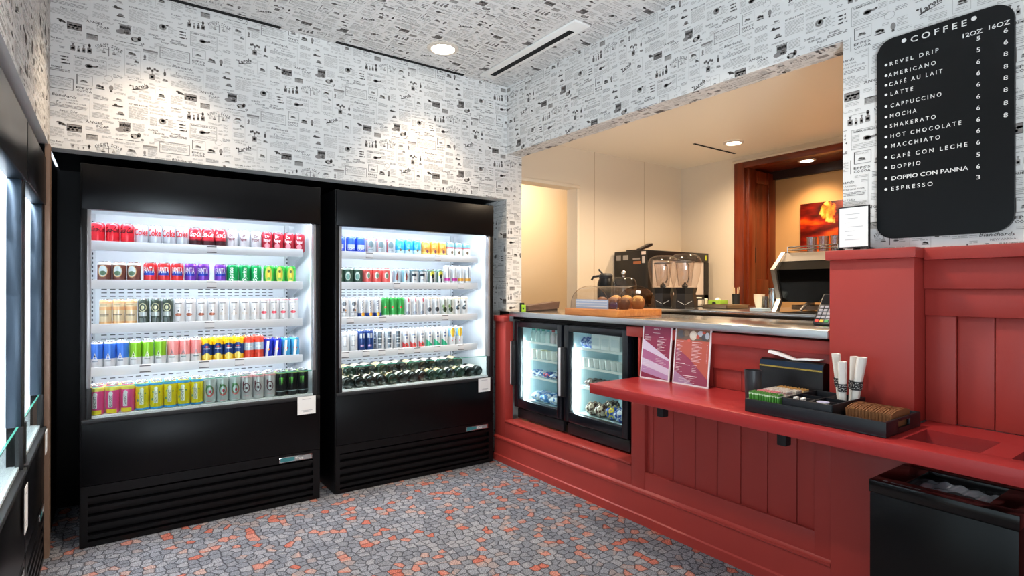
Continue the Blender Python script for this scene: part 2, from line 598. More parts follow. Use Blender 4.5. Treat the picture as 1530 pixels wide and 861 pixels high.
    for v, u, w in ((-.109, -.19, .03), (-.125, -.188, .026), (-.142, -.186, .034)):
        t_ell(u, v, w*.5, .0042, 2, 10); t_ell(u, v, w*.32, .0024, 1, 8); t_poly(u + w*.5, v, .006, [(-.3, 0), (1, .9), (1, -.9)], 1); t_lines(u - .032, v, .016, .009)
    t_text(-.217, -.168, .044, .009, 'BROMIDE', 1, bold=.015); t_lines(-.205, -.183, .085, .014, 2, .007, .004)
    t_frame(.11, -.075, .072, .148, .001, 3)
    t_text(.11, -.004, .064, .008, 'THE READY CABINET', 2); t_pic(.106, -.022, .036, .017, 1); t_lines(.108, -.045, .055, .02); t_pic(.128, -.062, .022, .014); t_lines(.105, -.085, .05, .015, 2); t_lines(.112, -.122, .06, .035)
    t_rect(.192, .012, .07, .010, 2); t_rect(.192, .002, .07, .006, 3); t_lines(.203, -.024, .044, .044); t_ell(.166, -.026, .006, .013, 2, 9); t_rect(.166, -.041, .014, .004, 1)
    t_frame(-.222, -.250, .147, .06, .003, 2); t_text(-.215, -.229, .115, .007, 'THE FINE CLOTHIERS', 2); t_lines(-.222, -.254, .128, .034); t_ring(.245, .024, .009, .008, .002, 2, 10)
    t_text(-.103, -.258, .066, .011, "EPPS'S", 1, bold=.014); t_text(-.103, .262, .066, .011, 'COCOA', 1, bold=.014)
    t_frame(-.101, -.214, .066, .052, .0018, 2); t_rect(-.133, -.214, .0032, .05, 1); t_pic(-.104, -.220, .03, .014, 1); t_text(-.103, -.197, .05, .006, 'FRUIT DROPS', 2)
    t_pic(-.035, -.235, .038, .026); t_ell(.014, -.232, .01, .015, 2, 10); t_ell(.014, -.25, .006, .006, 1, 7); t_ring(.001, -.182, .02, .017, .002, 3); t_lines(.046, -.223, .038, .042); t_lines(.044, -.164, .042, .02, 2)
    # script word on a rising line
    t_text(.143, -.196, .078, .024, 'Larola', 1, .36, .25, .03); t_poly(.14, -.216, .001, [(-34, -9), (40, 14), (41, 17), (-35, -5)], 1); t_ell(.1, -.2, .006, .004, 1, 8)
    t_text(.125, -.156, .075, .007, 'DUE TO THE OLD', 1); t_lines(.112, -.168, .04, .008, 2); t_lines(.165, -.222, .05, .014)
    t_text(-.186, .222, .1, .014, 'Blanchards', 1, -.03, .25, .01); t_text(-.165, .203, .08, .008, 'NEW ARRIVAL', 2); t_text(-.211, .185, .024, .014, 'To', 1, 0, .2)
    t_text(-.135, .188, .085, .007, 'PURE CANE SUGAR', 1); t_lines(-.166, .166, .158, .022, 2); t_text(-.168, .143, .075, .012, 'Sweet Cider', 1, 0, .2); t_lines(-.164, .119, .158, .034); t_rect(-.079, .182, .0012, .13, 3)
    t_lines(-.031, .24, .066, .028, 2); t_lines(-.031, .19, .066, .04); t_lines(-.031, .143, .074, .036)
    t_pic(.048, .248, .026, .009, 1); t_lines(.043, .238, .045, .006); t_ell(.043, .21, .026, .005, 1, 9); t_ell(.033, .216, .008, .006, 1, 8); t_ell(.056, .174, .013, .009, 2, 10); t_rect(.056, .167, .036, .005, 1)
    t_text(.136, .233, .088, .008, 'BITTERS & SONS', 1, bold=.015); t_lines(.136, .187, .09, .07); t_lines(.105, .265, .036, .024); t_lines(.167, -.252, .06, .028)
    for a, b in ((-.022, .003), (-.012, .006), (.0, -.004), (.012, .005), (.024, .0)): t_ell(.201 + a, -.091 + b, .007, .008, 2, 8); t_ell(.201 + a, -.091 + b, .0035, .004, 1, 6)
    t_rect(.2, -.13, .026, .03, 2); t_rect(.2, -.13, .014, .012, 3); t_rect(.2, -.108, .003, .02, 2)
    t_ell(.261, -.1, .0065, .014, 1, 8); t_rect(.261, -.082, .004, .016, 1); t_pic(.263, -.135, .026, .014, 1)
    t_frame(.243, -.22, .056, .085, .0013, 3); t_pic(.245, -.225, .03, .02, 1); t_lines(.243, -.195, .02, .007, 2); t_lines(.243, -.25, .04, .014)
    t_text(.205, .105, .048, .01, "GUARD'S", 1, bold=.015); t_text(.232, .09, .056, .01, 'FURNITURE', 1, bold=.015); t_text(.262, .075, .04, .01, 'POLISH', 1, bold=.015)
    t_text(.245, .2, .11, .008, 'KITCHEN AND NURSERY', 2); t_ell(.25, .162, .02, .018, 3, 11); t_ring(.25, .162, .016, .014, .003, 2, 11); t_ell(.252, .164, .009, .009, 2, 9); t_ell(.252, .164, .004, .004, 1, 7); t_ell(.272, .176, .008, .004, 1, 7, .6); t_lines(.208, .155, .036, .05); t_lines(.29, .155, .026, .045); t_lines(.24, .133, .1, .012)
    t_lines(.235, .05, .05, .03)
make_tile()
# fine print wherever the tile is still bare
_occ = set()
CU, CV = TW / 20, TH / 26
for f in tile_f:
    us = [tile_v[i][0] for i in f]; vs_ = [tile_v[i][1] for i in f]
    for iu in range(int(math.floor(min(us) / CU)), int(math.floor(max(us) / CU)) + 1):
        for iv in range(int(math.floor(min(vs_) / CV)), int(math.floor(max(vs_) / CV)) + 1):
            k = iu // 20
            _occ.add((iu % 20, (iv + (13 if k % 2 else 0)) % 26))
for iu in range(20):
    for iv in range(26):
        if (iu, iv) not in _occ and (iu * 7 + iv * 3) % 9:
            t_lines(iu * CU + CU / 2, iv * CV + CV / 2, CU * .92, CV * .9, 3)
TVX, TFX, TMX = np.array(tile_v), tile_f, tile_m
TCEN = np.array([TVX[list(f)].mean(axis=0) for f in TFX])
TBOX = (TVX[:, 0].min(), TVX[:, 0].max(), TVX[:, 1].min(), TVX[:, 1].max())

def paper(mb, o, u, v, w, h, au, av, base=True, lift=0.0007):
    """paper a rectangle (corner o, sides w*u, h*v); (au, av) is where one arched heading sits on it"""
    o, u, v = Vector(o), Vector(u), Vector(v)
    n = u.cross(v)
    if base: mb.quad(o, u * w, v * h, 0)
    oo = o + n * lift
    k0, k1 = int((-au - 0.4) // TW) - 1, int((w - au + 0.4) // TW) + 1
    for k in range(k0, k1 + 1):
        cu = au + k * TW
        sh = av - (DROP if k % 2 else 0.0)
        j0, j1 = int((-sh - 0.4) // TH) - 1, int((h - sh + 0.4) // TH) + 1
        for j in range(j0, j1 + 1):
            cv = sh + j * TH
            if cu + TBOX[1] < 0 or cu + TBOX[0] > w or cv + TBOX[3] < 0 or cv + TBOX[2] > h: continue
            C_ = TCEN + (cu, cv)
            ins = (C_[:, 0] > 0) & (C_[:, 0] < w) & (C_[:, 1] > 0) & (C_[:, 1] < h)
            if not ins.any(): continue
            P = TVX + (cu, cv)
            P[:, 0] = P[:, 0].clip(0.0005, w - 0.0005); P[:, 1] = P[:, 1].clip(0.0005, h - 0.0005)
            used = {}
            base_i = len(mb.v)
            for q in np.nonzero(ins)[0]:
                f = []
                for i in TFX[q]:
                    if i not in used:
                        used[i] = base_i + len(used)
                        mb.v.append((oo.x + P[i, 0]*u.x + P[i, 1]*v.x, oo.y + P[i, 0]*u.y + P[i, 1]*v.y, oo.z + P[i, 0]*u.z + P[i, 1]*v.z))
                    f.append(used[i])
                mb.f.append(tuple(f)); mb.m.append(TMX[q])
    return mb
PAPERS = [WPAPER, INK1, INK2, INK3]

# ------------------------------------------------------------------ room shell
mb = MB().box(-1.3, 6.2, -1.8, 5.2, -0.05, 0.0)
struct('floor', mb, CARPET, None, 'grey and coral speckled carpet')

# ceiling of the shop, papered like the walls
mb = MB().box(XL - 0.9, XW + 0.15, -1.8, YW + 0.1, ZC, ZC + 0.1, 0)
paper(mb, (XL, YW, ZC - 0.0004), (1, 0, 0), (0, -1, 0), XW - XL, 3.5, 1.66 - XL, YW - 2.82, False)
struct('ceiling', mb, PAPERS, None, 'papered ceiling')

# rear wall over the coolers and the stub beside the servery
def rear_wall():
    mb = MB()
    mb.box(XL - 0.9, XW, YW, YW + 0.12, ZN, ZC, 0)
    mb.box(XW, XW + 0.152, YW, 4.5, 0, ZC, 0)
    paper(mb, (XL, YW - 0.0004, ZN), (1, 0, 0), (0, 0, 1), XW - XL + 0.152, ZC - ZN, -0.011 * 1.0213 - XL, 1.366 + (2.653 - 1.366) * 1.0213 - ZN, False)
    paper(mb, (XW, YW - 0.0004, 1.14), (1, 0, 0), (0, 0, 1), 0.152, ZN - 1.14, 2.691 * 1.0213 - XW, 1.366 + (1.867 - 1.366) * 1.0213 - 1.14, False)
    # return of the niche beside the right-hand cooler
    paper(mb, (XW - 0.0004, 4.45, 0.0), (0, -1, 0), (0, 0, 1), 4.45 - YW, ZN, 0.3, 0.4, False)
    return mb
struct('wall_rear', rear_wall(), PAPERS, None, 'papered rear wall above the coolers')

# dark lining of the niche
mb = MB()
mb.box(XL - 0.02, XW, 4.45, 4.5, 0, ZN + 0.02).box(XL - 0.06, XL - 0.012, YW + 0.02, 4.5, 0, ZN).box(XL, XW - 0.001, YW + 0.12, 4.5, ZN, ZN + 0.05)
struct('wall_niche', mb, M('niche_black', '#07080a', 0.45, spec=0.2), None, 'black lining of the cooler niche')

# wall with the servery opening: lintel, right-hand pier
def counter_wall():
    mb = MB()
    yp = 1.161
    mb.box(XW, XW + 0.152, yp, YW, ZL, ZC, 0)
    mb.box(XW, XW + 0.152, -1.8, yp, 1.5, ZC, 0)
    mb.box(XW + 0.075, XW + 0.152, -1.8, yp, 0, 1.5, 0)
    ku = YW - 2.004 * 1.0213
    kv = 1.366 + (2.655 - 1.366) * 1.0213
    paper(mb, (XW - 0.0004, YW, ZL), (0, -1, 0), (0, 0, 1), YW - yp, ZC - ZL, ku, kv - ZL, False)
    paper(mb, (XW - 0.0004, yp, 1.5), (0, -1, 0), (0, 0, 1), yp + 0.6, ZC - 1.5, ku - (YW - yp), kv - 1.5, False)
    paper(mb, (XW, YW, ZL - 0.0004), (0, -1, 0), (-1, 0, 0), YW - yp, 0.0, 0.3, 0.1, False)
    paper(mb, (XW, yp, ZL - 0.0004), (0, 1, 0), (1, 0, 0), YW - yp, 0.152, 0.2, 0.07, False)
    return mb
struct('wall_servery', counter_wall(), PAPERS, None, 'papered wall with the servery opening')

# window-side wall above the side coolers, with the narrow end post
mb = MB()
mb.box(XL - 0.1, XL, -1.8, YW, ZN, ZC, 0)
paper(mb, (XL + 0.0004, -0.2, ZN), (0, 1, 0), (0, 0, 1), YW + 0.2, ZC - ZN, 0.4, 0.4, False)
struct('wall_side', mb, PAPERS, None, 'papered wall above the side coolers')
mb = MB().box(XL - 0.014, XL + 0.006, YW - 0.075, YW + 0.02, 0, ZN, 0)
struct('trim_1', mb, M('corner_guard', '#8d7260', 0.6), None, 'narrow brown corner strip')
mb = MB().box(XL - 0.95, XL - 0.9, 1.5, YW, 0, ZN).box(XL - 0.95, XL - 0.1, 1.5, 1.54, 0, ZN).box(XL - 0.95, XL - 0.02, YW - 0.06, YW + 0.02, 0, ZN)
mb.box(XL - 0.9, XL - 0.1, 1.5, YW, ZN, ZN + 0.05)
struct('wall_side_niche', mb, M('niche_black'), None, 'black lining behind the side coolers')

# closed wall behind the camera, glazed shopfront beside it
struct('wall_front', MB().box(XL - 0.9, XW + 0.15, -1.85, -1.75, 0, ZC), M('white_wall', '#dedbd6', 0.7), None, 'plain wall behind')
mb = MB().box(XL - 0.1, XL, -1.8, 1.52, 0, 0.30).box(XL - 0.1, XL, -1.8, -1.6, 0.3, ZN).box(XL - 0.1, XL, 1.42, 1.52, 0.3, ZN + 0.02)
struct('wall_window', mb, M('white_wall'), None, 'low wall under the shopfront window')
mb = MB()
for y in (-1.6, -0.6, 0.4, 1.38): mb.box(XL - 0.07, XL - 0.03, y, y + 0.04, 0.3, ZN)
for z in (0.3, ZN - 0.04): mb.box(XL - 0.07, XL - 0.03, -1.6, 1.42, z, z + 0.04)
w1 = struct('window_1', mb, BLACKM, None, 'shopfront window')
struct('window_pane', MB().box(XL - 0.053, XL - 0.047, -1.6, 1.42, 0.32, ZN - 0.02), GLASS, w1)

# ------------------------------------------------------------------ servery room behind the counter
ZS, YB, XR = 2.637, 3.80, 4.924
DX, DZ = 3.438, 2.276                       # doorway in the rear wall of the servery
mb = MB()
mb.box(XW + 0.152, XR + 0.7, 0.5, YB + 0.9, ZS, ZS + 0.08)
struct('ceiling_servery', mb, CREAMC, None, 'cream ceiling of the servery')
mb = MB()
mb.box(DX, XR + 0.1, YB, YB + 0.13, 0, ZS).box(XW + 0.152, DX, YB, YB + 0.13, DZ, ZS)
s = struct('wall_servery_rear', mb, CREAM, None, 'cream panelled wall with a doorway')
mb = MB()
for x in (2.80, 3.66, 4.35):
    mb.box(x - 0.003, x + 0.003, YB - 0.002, YB, DZ + 0.03 if x < DX else 0, ZS)
struct('panel_seam', mb, M('cream_seam', '#b79f82', 0.7), s)
mb = MB().box(XW + 0.152, DX + 0.035, YB - 0.012, YB, DZ, DZ + 0.03, 0, 0.004).box(DX, DX + 0.035, YB - 0.012, YB, 0, DZ, 0, 0.004)
struct('door_casing', mb, CREAM, s)
mb = MB().box(2.7, 4.4, 4.85, 4.9, 0, ZS).box(4.35, 4.4, YB + 0.13, 4.9, 0, ZS)
struct('wall_lobby', mb, CREAM, None, 'cream wall beyond the doorway')
yo = 3.173                                   # near edge of the wood-framed alcove
mb = MB().box(XR, XR + 0.1, yo, YB, 0, ZS).box(XR, XR + 0.1, 0.5, yo, 2.585, ZS)
struct('wall_servery_side', mb, CREAM, None, 'cream side wall of the servery')
mb = MB().box(XR - 0.012, XR, yo - 0.012, yo + 0.012, 0, 2.60, 0, 0.004).box(XR - 0.02, XR, 0.5, yo + 0.012, 2.575, 2.60, 0, 0.004)
struct('trim_2', mb, CREAM, None, 'cream edge strip round the alcove')
XA = 5.465
mb = MB()
mb.box(XR - 0.025, XR + 0.11, yo - 0.115, yo - 0.012, 0, 2.575, 0, 0.004)
mb.box(XR + 0.02, XR + 0.13, yo - 0.14, yo - 0.09, 0, 2.56, 0, 0.003)
mb.box(XR - 0.025, XR + 0.11, 0.6, yo - 0.115, 2.52, 2.575, 1, 0.004)
struct('door_frame', mb, [CHERRY, CHERRYX], None, 'dark cherry wood frame of the alcove')
bpy.data.objects['door_frame'].name = 'door_1'
yd = yo - 0.10
mb = MB()
mb.box(XR + 0.13, XA, yd, yd + 0.04, 1.0, 2.52, 0)
for (a, b, c, d) in ((XR + .13, XR + .2, 1, 2.52), (XA - .13, XA, 1, 2.52), (XR + .2, XA - .13, 2.40, 2.52), (XR + .2, XA - .13, 1.0, 1.46)):
    mb.box(a, b, yd - 0.014, yd + 0.001, c, d, 0, 0.004)
dd = struct('door_2', mb, CHERRY, None, 'dark cherry wood panelled door in the alcove')
struct('pull_handle', MB().box(XR + 0.145, XR + 0.165, yd - 0.03, yd - 0.012, 1.62, 1.77, 0, 0.004), BLACKM, dd)
mb = MB().box(XR + 0.1, XA + 0.05, 0.6, yo, 2.545, 2.57)
struct('ceiling_alcove', mb, CHERRYX, None, 'cherry wood ceiling of the alcove')
mb = MB().box(XA, XA + 0.06, 0.6, yo, 0, 2.55)
a_ = struct('wall_alcove', mb, M('tan_wall', '#c79a63', 0.65), None, 'tan wall of the alcove')
struct('beam', MB().box(XA - 0.05, XA, 0.6, yo, 2.463, 2.545), M('dark_beam', '#2a1208', 0.5), a_)
mb = MB().box(XR + 0.11, XA, yd, yd + 0.06, 0.0, 1.0)
mb.box(XR + 0.1, XA + 0.06, yo, yo + 0.05, 0, ZS)
struct('wall_alcove_side', mb, CREAM, None, 'low cream wall under the alcove door')
mb = MB().box(XW + 0.152, XR + 0.7, 0.5, 0.6, 0, ZS)
struct('wall_servery_near', mb, CREAM, None, 'near end wall of the servery')

# ------------------------------------------------------------------ ceiling fittings
def slot(name, label, x0, x1, y0, y1, z):
    t = thing(name, label, 'air vent', ((x0 + x1) / 2, (y0 + y1) / 2, z), 0, 'slot vents in the ceilings')
    mb = MB().box(x0, x1, y0, y1, z - 0.003, z - 0.0005, 0)
    mb.at(t, 'slot_opening', M('vent_black', '#060607', 0.9))
    return t
slot('slot_vent', 'long black slot vent where ceiling meets rear wall, nearer the side coolers', .1, .869, 3.70, 3.732, ZC)
slot('slot_vent', 'long black slot vent where ceiling meets rear wall, nearer the round lamp', 1.217, 2.2, 3.70, 3.732, ZC)
slot('slot_vent', 'thin black slot vent in the cream servery ceiling', 4.144, 4.76, 3.05, 3.075, ZS)
t = thing('linear_diffuser', 'white ceiling diffuser plate with a black slot along the servery wall', 'air vent', (2.34, 3.1, ZC))
MB().box(2.29, 2.415, 2.55, 3.63, ZC - 0.014, ZC - 0.001, 0, 0.002).at(t, 'plate', M('off_white', '#eeece8', 0.5))
MB().box(2.342, 2.384, 2.66, 3.56, ZC - 0.0160, ZC - 0.0135, 0).at(t, 'slot_opening', M('vent_black'))

def downlight(label, x, y, z, r):
    t = thing('recessed_downlight', label, 'ceiling lamp', (x, y, z))
    n = 32
    MB().lathe([(r, -0.0005), (r, -0.006), (r * 0.76, -0.012), (r * 0.72, -0.004)], n, (0, 0, 0), capb=False, capt=False).build('trim_ring', M('lamp_trim', '#d9cdbf', 0.4), t)
    MB().lathe([(0.0001, -0.0052), (r * 0.735, -0.005)], n, (0, 0, 0), capb=False, capt=False).build('lens', LAMP, t)
downlight('round recessed downlight glowing in the papered ceiling', 1.84, 3.383, ZC, 0.107)
downlight('round recessed downlight in the cream servery ceiling', 4.39, 2.838, ZS, 0.085)
downlight('round recessed downlight in the cherry wood alcove ceiling', 5.17, 2.60, 2.545, 0.075)
# ------------------------------------------------------------------ open-front merchandising coolers
H, D = 2.02, 0.72
ZOP, ZOB = 1.778, 0.671           # top and bottom of the opening
SHELF_Z = (1.600, 1.388, 1.146, 0.912)
DECK_Z = 0.684

def cooler(label, loc, rz, W, tags, group, slots=True, jamb=('jamb_grey', '#9c9a9c')):
    t = thing('open_front_cooler', label, 'drinks cooler', loc, rz, group)
    t_ = 0.028
    b = MB()                                            # carcass: sides, back, top, lower body
    b.box(0, t_, 0.004, D, 0.0, H, 0, 0.004).box(W - t_, W, 0.004, D, 0.0, H, 0, 0.004)
    b.box(t_, W - t_, D - 0.03, D, 0, H).box(t_, W - t_, 0.03, D - 0.03, H - 0.05, H).box(t_, W - t_, 0.05, D - 0.03, 0.0, 0.62)
    b.build('cabinet', BLACK, t)
    b = MB().box(0.006, W - 0.004, -0.006, 0.05, ZOP, H - 0.004, 0, 0.004)
    b.build('top_panel', M('black_top_panel', '#0a0a0c', 0.3, spec=0.22), t)
    b = MB().box(0.008, W - 0.006, -0.002, 0.05, 0.322, ZOB - 0.02, 0, 0.003)
    b.build('lower_panel', M('black_lower_panel', '#08080a', 0.34, spec=0.22), t)
    b = MB().box(0.006, W - 0.004, -0.010, 0.05, ZOB - 0.022, ZOB, 0, 0.004)
    b.build('sill', BLACKM, t)
    g = MB().box(0.006, 0.035, -0.002, 0.05, 0.004, 0.320).box(W - 0.045, W - 0.004, -0.002, 0.05, 0.004, 0.320)
    g.box(0.035, W - 0.045, 0.03, 0.05, 0.004, 0.320).box(0.035, W - 0.045, -0.002, 0.03, 0.268, 0.320).box(0.035, W - 0.045, -0.002, 0.03, 0.004, 0.028)
    for k in range(5):                                  # louvres
        z = 0.252 - k * 0.0495
        g.prism([(0.0, 0.0), (0.0, 0.018), (0.028, 0.024), (0.028, -0.004)], (0.035, 0, z - 0.012), (0, 1, 0), (0, 0, 1), (W - 0.08, 0, 0))
    g.build('grille', M('black_grille', '#08080a', 0.32, spec=0.3), t)
    # badge, without reading beyond what shows
    bd = MB().box(W - 0.253, W - 0.053, -0.006, -0.001, 0.272, 0.305, 0, 0.001)
    bd.quad((W - 0.246, -0.0064, 0.276), (0.085, 0, 0), (0, 0, 0.025), 1)
    bd.quad((W - 0.161, -0.0064, 0.276), (0.100, 0, 0), (0, 0, 0.025), 2)
    bd.text('True', (W - 0.135, -0.0070, 0.280), X3, Z3, 0.017, 0.05, 3, 'C', 2, 0.02, 0.2)
    tag(bd.build('badge', [CHROME, M('badge_teal', '#3d7f86', 0.35), M('badge_grey', '#8f8f92', 0.35), WHITE], t), 'small silver and teal maker badge')
    # white interior
    l = MB()
    l.box(t_, t_ + 0.008, 0.05, D - 0.2, 0.62, ZOP + 0.03).box(W - t_ - 0.008, W - t_, 0.05, D - 0.2, 0.62, ZOP + 0.03)
    l.box(t_, W - t_, 0.05, D - 0.03, ZOP + 0.03, ZOP + 0.05)
    l.box(t_, W - t_, 0.012, D - 0.03, 0.62, DECK_Z)
    l.build('interior_liner', LINER, t)
    y0 = 0.512
    p = MB().box(t_, W - t_, y0, y0 + 0.01, DECK_Z, ZOP + 0.03)
    nc = int((W - 0.26) / 0.0435)
    for zt in ((1.352, 1.331, 1.310), (1.075, 1.052, 1.030), (0.858, 0.835, 0.812)) if slots else ():
        for z in zt:
            for k in range(nc):
                x = 0.085 + k * 0.0435 + (0.035 if k >= nc // 2 else 0)
                p.quad((x, y0 - 0.001, z), (0.027, 0, 0), (0, 0, 0.0052), 1)
    p.build('back_panel', [LINER, SLOT], t)
    for x in (0.042, W - 0.088):
        u = MB().box(x - 0.014, x + 0.014, y0 - 0.016, y0 - 0.001, DECK_Z, ZOP + 0.03, 0)
        for k in range(40):
            u.quad((x - 0.0035, y0 - 0.0167, DECK_Z + 0.03 + k * 0.0265), (0.007, 0, 0), (0, 0, 0.014), 1)
        u.build('slotted_upright', [RAIL, SLOT], t)
    # jamb strips of the opening: pale metal above, black below the glass guard
    for x in (t_, W - t_ - 0.018):
        MB().box(x, x + 0.018, 0.006, 0.05, 0.834, ZOP, 0, 0.003).build('jamb_strip', M(jamb[0], jamb[1], 0.3, 0.5), t)
        MB().box(x, x + 0.022, 0.0, 0.024, ZOB, 0.834, 0, 0.003).build('guard_bracket', BLACKM, t)
    MB().box(t_ + 0.024, W - t_ - 0.024, 0.012, 0.018, ZOB + 0.001, 0.834).build('glass_guard', [GLASS], t)
    MB().box(t_ + 0.024, W - t_ - 0.024, 0.0115, 0.0185, 0.8335, 0.8375).build('guard_edge', GLASSG, t)
    # shelves
    for i, z in enumerate(SHELF_Z):
        s = MB().box(0.04, W - 0.085, 0.108, y0 - 0.018, z - 0.012, z).build('shelf', LINER, t)
        MB().box(0.040, W - 0.086, 0.098, 0.107, z - 0.030, z + 0.021, 0, 0.002).build('price_rail', RAIL, s)
        MB().box(0.06, W - 0.11, 0.112, 0.13, z - 0.022, z - 0.0125).build('shelf_lamp', LED, s)
        for x in (0.037, W - 0.084):
            MB().prism([(0.115, -0.02), (0.135, -0.02), (y0 - 0.02, -0.11), (y0 - 0.02, -0.02), (y0 - 0.02, 0), (0.115, 0)], (x, 0, z - 0.001), (0, 1, 0), (0, 0, 1), (0.003, 0, 0)).build('bracket', GREYM, s)
        for fx in tags[i]:
            q = MB().box(fx - 0.026, fx + 0.026, 0.0945, 0.0975, z - 0.027, z + 0.018, 0, 0.001)
            for zz in (z - 0.024, z + 0.010):
                q.quad((fx - 0.026, 0.094, zz), (0.052, 0, 0), (0, 0, 0.006), 1)
            q.build('price_tag', [M('tag_white', '#d6d6d8', 0.6), M('tag_dark', '#5c5a5c', 0.6)], s)
    MB().box(0.06, W - 0.06, 0.052, 0.078, ZOP + 0.012, ZOP + 0.026).build('canopy_lamp', LED2, t)
    return t

def fx(px, W=1.24, o=-0.128):
    """position along the left cooler's rail from its column in the survey"""
    tn = (px - 765.0) / 838.6
    return (0.5822 + 0.8131 * tn) / (0.8131 - 0.5822 * tn) * 3.79 - o
c1 = cooler('wide black open cooler full of drink cans, left of the rear wall pair', (-0.128, 3.689, 0), 0, 1.24,
            [[fx(316)], [fx(316)], [fx(313)], [fx(217), fx(305), fx(358)]], 'open-front coolers')
c2 = cooler('wide black open cooler with wine bottles on its bottom deck, beside the red counter', (1.207, 3.689, 0), 0, 1.255,
            [[fx(551.5, o=1.207), fx(653.5, o=1.207)], [fx(592.5, o=1.207), fx(688, o=1.207)], [fx(523, o=1.207), fx(571.5, o=1.207), fx(665, o=1.207)],
             [fx(516, o=1.207), fx(547, o=1.207), fx(570, o=1.207), fx(599, o=1.207), fx(623, o=1.207), fx(653, o=1.207), fx(688.5, o=1.207)]], 'open-front coolers')
c3 = cooler('black open cooler seen edge-on at the picture edge, the farther of two side coolers', (-0.268, 2.885, 0), R(90), 0.77, [[], [], [], []], 'open-front coolers', False, ('jamb_slate', '#34424f'))
c4 = cooler('black open cooler seen edge-on at the picture edge, the nearer of two side coolers', (-0.268, 1.625, 0), R(90), 1.24, [[], [], [], []], 'open-front coolers', False, ('jamb_slate', '#34424f'))

def notice(label, root, x0, x1, z0, z1):
    t = thing('notice_card', label, 'notice', root.matrix_basis @ Vector(((x0 + x1) / 2, -0.0035, (z0 + z1) / 2)), root.rotation_euler.z, 'notice cards on the coolers')
    w, h = x1 - x0, z1 - z0
    MB().box(-w/2, w/2, -0.0105, -0.0085, -h/2, h/2).build('card', PAPERW, t)
    m = MB()
    for zz, ww in ((h*.33, w*.5), (-h*.3, w*.62), (-h*.37, w*.4)):
        m.quad((-ww/2, -0.0109, zz), (ww, 0, 0), (0, 0, 0.0035))
    m.build('small_print', M('faint_print', '#b3b0b3', 0.8), t)
    return t
bpy.context.view_layer.update()
notice('white notice card at the lower right of the left rear cooler', c1, 1.094, 1.206, 0.560, 0.674)
notice('white notice card on the cooler beside the red counter', c2, 1.108, 1.217, 0.562, 0.668)
notice('white notice card on the nearer side cooler', c4, 1.11, 1.20, 0.45, 0.62)
notice('white notice card on the farther side cooler', c3, 0.66, 0.75, 0.55, 0.66)

# ------------------------------------------------------------------ drink cans
CAN = {'std': (0.0330, 0.122), 'slim': (0.0285, 0.156), 'tall': (0.0330, 0.157), 'small': (0.0265, 0.134)}
def cm(h, metal=0.25, rough=0.3):
    return M('can_' + h.strip('#'), h, rough, metal)
ALU = M('aluminium', '#cfd2d6', 0.25, 0.9)
def can_proto(kind, base, decals):
    """a drinks can as body (with its printing) and lid"""
    r, h = CAN[kind]
    mats, idx = [], {}
    def mi(c):
        if c not in idx:
            idx[c] = len(mats); mats.append(cm(c))
        return idx[c]
    mi(base)
    mb = MB()
    e = 0.00035
    mb.lathe([(r*.78, 0), (r*.86, 0.002), (r, 0.010), (r, h - 0.017), (r*.93, h - 0.010), (r*.84, h - 0.004)], 22, capt=False)
    for d in decals:
        k = d[0]
        if k == 'band': mb.lathe([(r + e, d[1]*h), (r + e, d[2]*h)], 22, mi=mi(d[3]), capb=False, capt=False)
        elif k == 'top': mb.lathe([(r + e, d[1]*h), (r + e, h - 0.017), (r*.93 + e, h - 0.010), (r*.84 + e, h - 0.005)], 22, mi=mi(d[2]), capb=False, capt=False)
        elif k == 'text': mb.cyl_text(d[1], r + 3*e, d[2]*h, d[3], d[4] if d[4] else None, mi(d[5]), d[6] if len(d) > 6 else -105, d[7] if len(d) > 7 else False, 0.02, d[8] if len(d) > 8 else 0)
        elif k == 'disc':
            n = 14
            mb.cyl_poly([(d[1] + d[3]*math.cos(6.283*i/n), d[4]*math.sin(6.283*i/n)) for i in range(n)], r + 2*e + (d[6] if len(d) > 6 else 0), d[2]*h, mi(d[5]), -105)
        elif k == 'rect': mb.cyl_rect(d[1], d[2], d[3]*h, d[4]*h, r + 2*e, mi(d[5]), -105)
        elif k == 'poly': mb.cyl_poly(d[1], r + 2.4*e, d[2]*h, mi(d[3]), -105)
    me = mb.mesh('can_body', mats, 40)
    lid = MB().lathe([(r*.84, h - 0.005), (r*.84, h), (r*.80, h), (r*.78, h - 0.005), (0.0002, h - 0.005)], 22, capb=False, capt=False)
    lid.box(-0.006, 0.006, -0.012, 0.010, h - 0.0045, h - 0.003)
    return me, lid.mesh('can_lid', [ALU], 40)
STAR = [(0.011*(1 if i % 2 == 0 else .42)*math.sin(.6283*i), 0.011*(1 if i % 2 == 0 else .42)*math.cos(.6283*i)) for i in range(10)]
CLAW = [(-.012, .024), (-.007, .026), (-.0085, -.004), (-.011, -.02), (-.0095, -.002)], [(-.003, .025), (.0025, .027), (.001, -.006), (-.001, -.026), (-.001, -.004)], [(.006, .025), (.012, .024), (.009, -.002), (.0105, -.02), (.0075, -.004)]
TRI = [(-.011, -.016), (0, .018), (.011, -.016), (.007, -.016), (0, .006), (-.007, -.016)]
def bars(c, *zs): return [('rect', -.014 + .003*(i % 2), .014 - .003*((i + 1) % 2), z, z + .022, c) for i, z in enumerate(zs)]
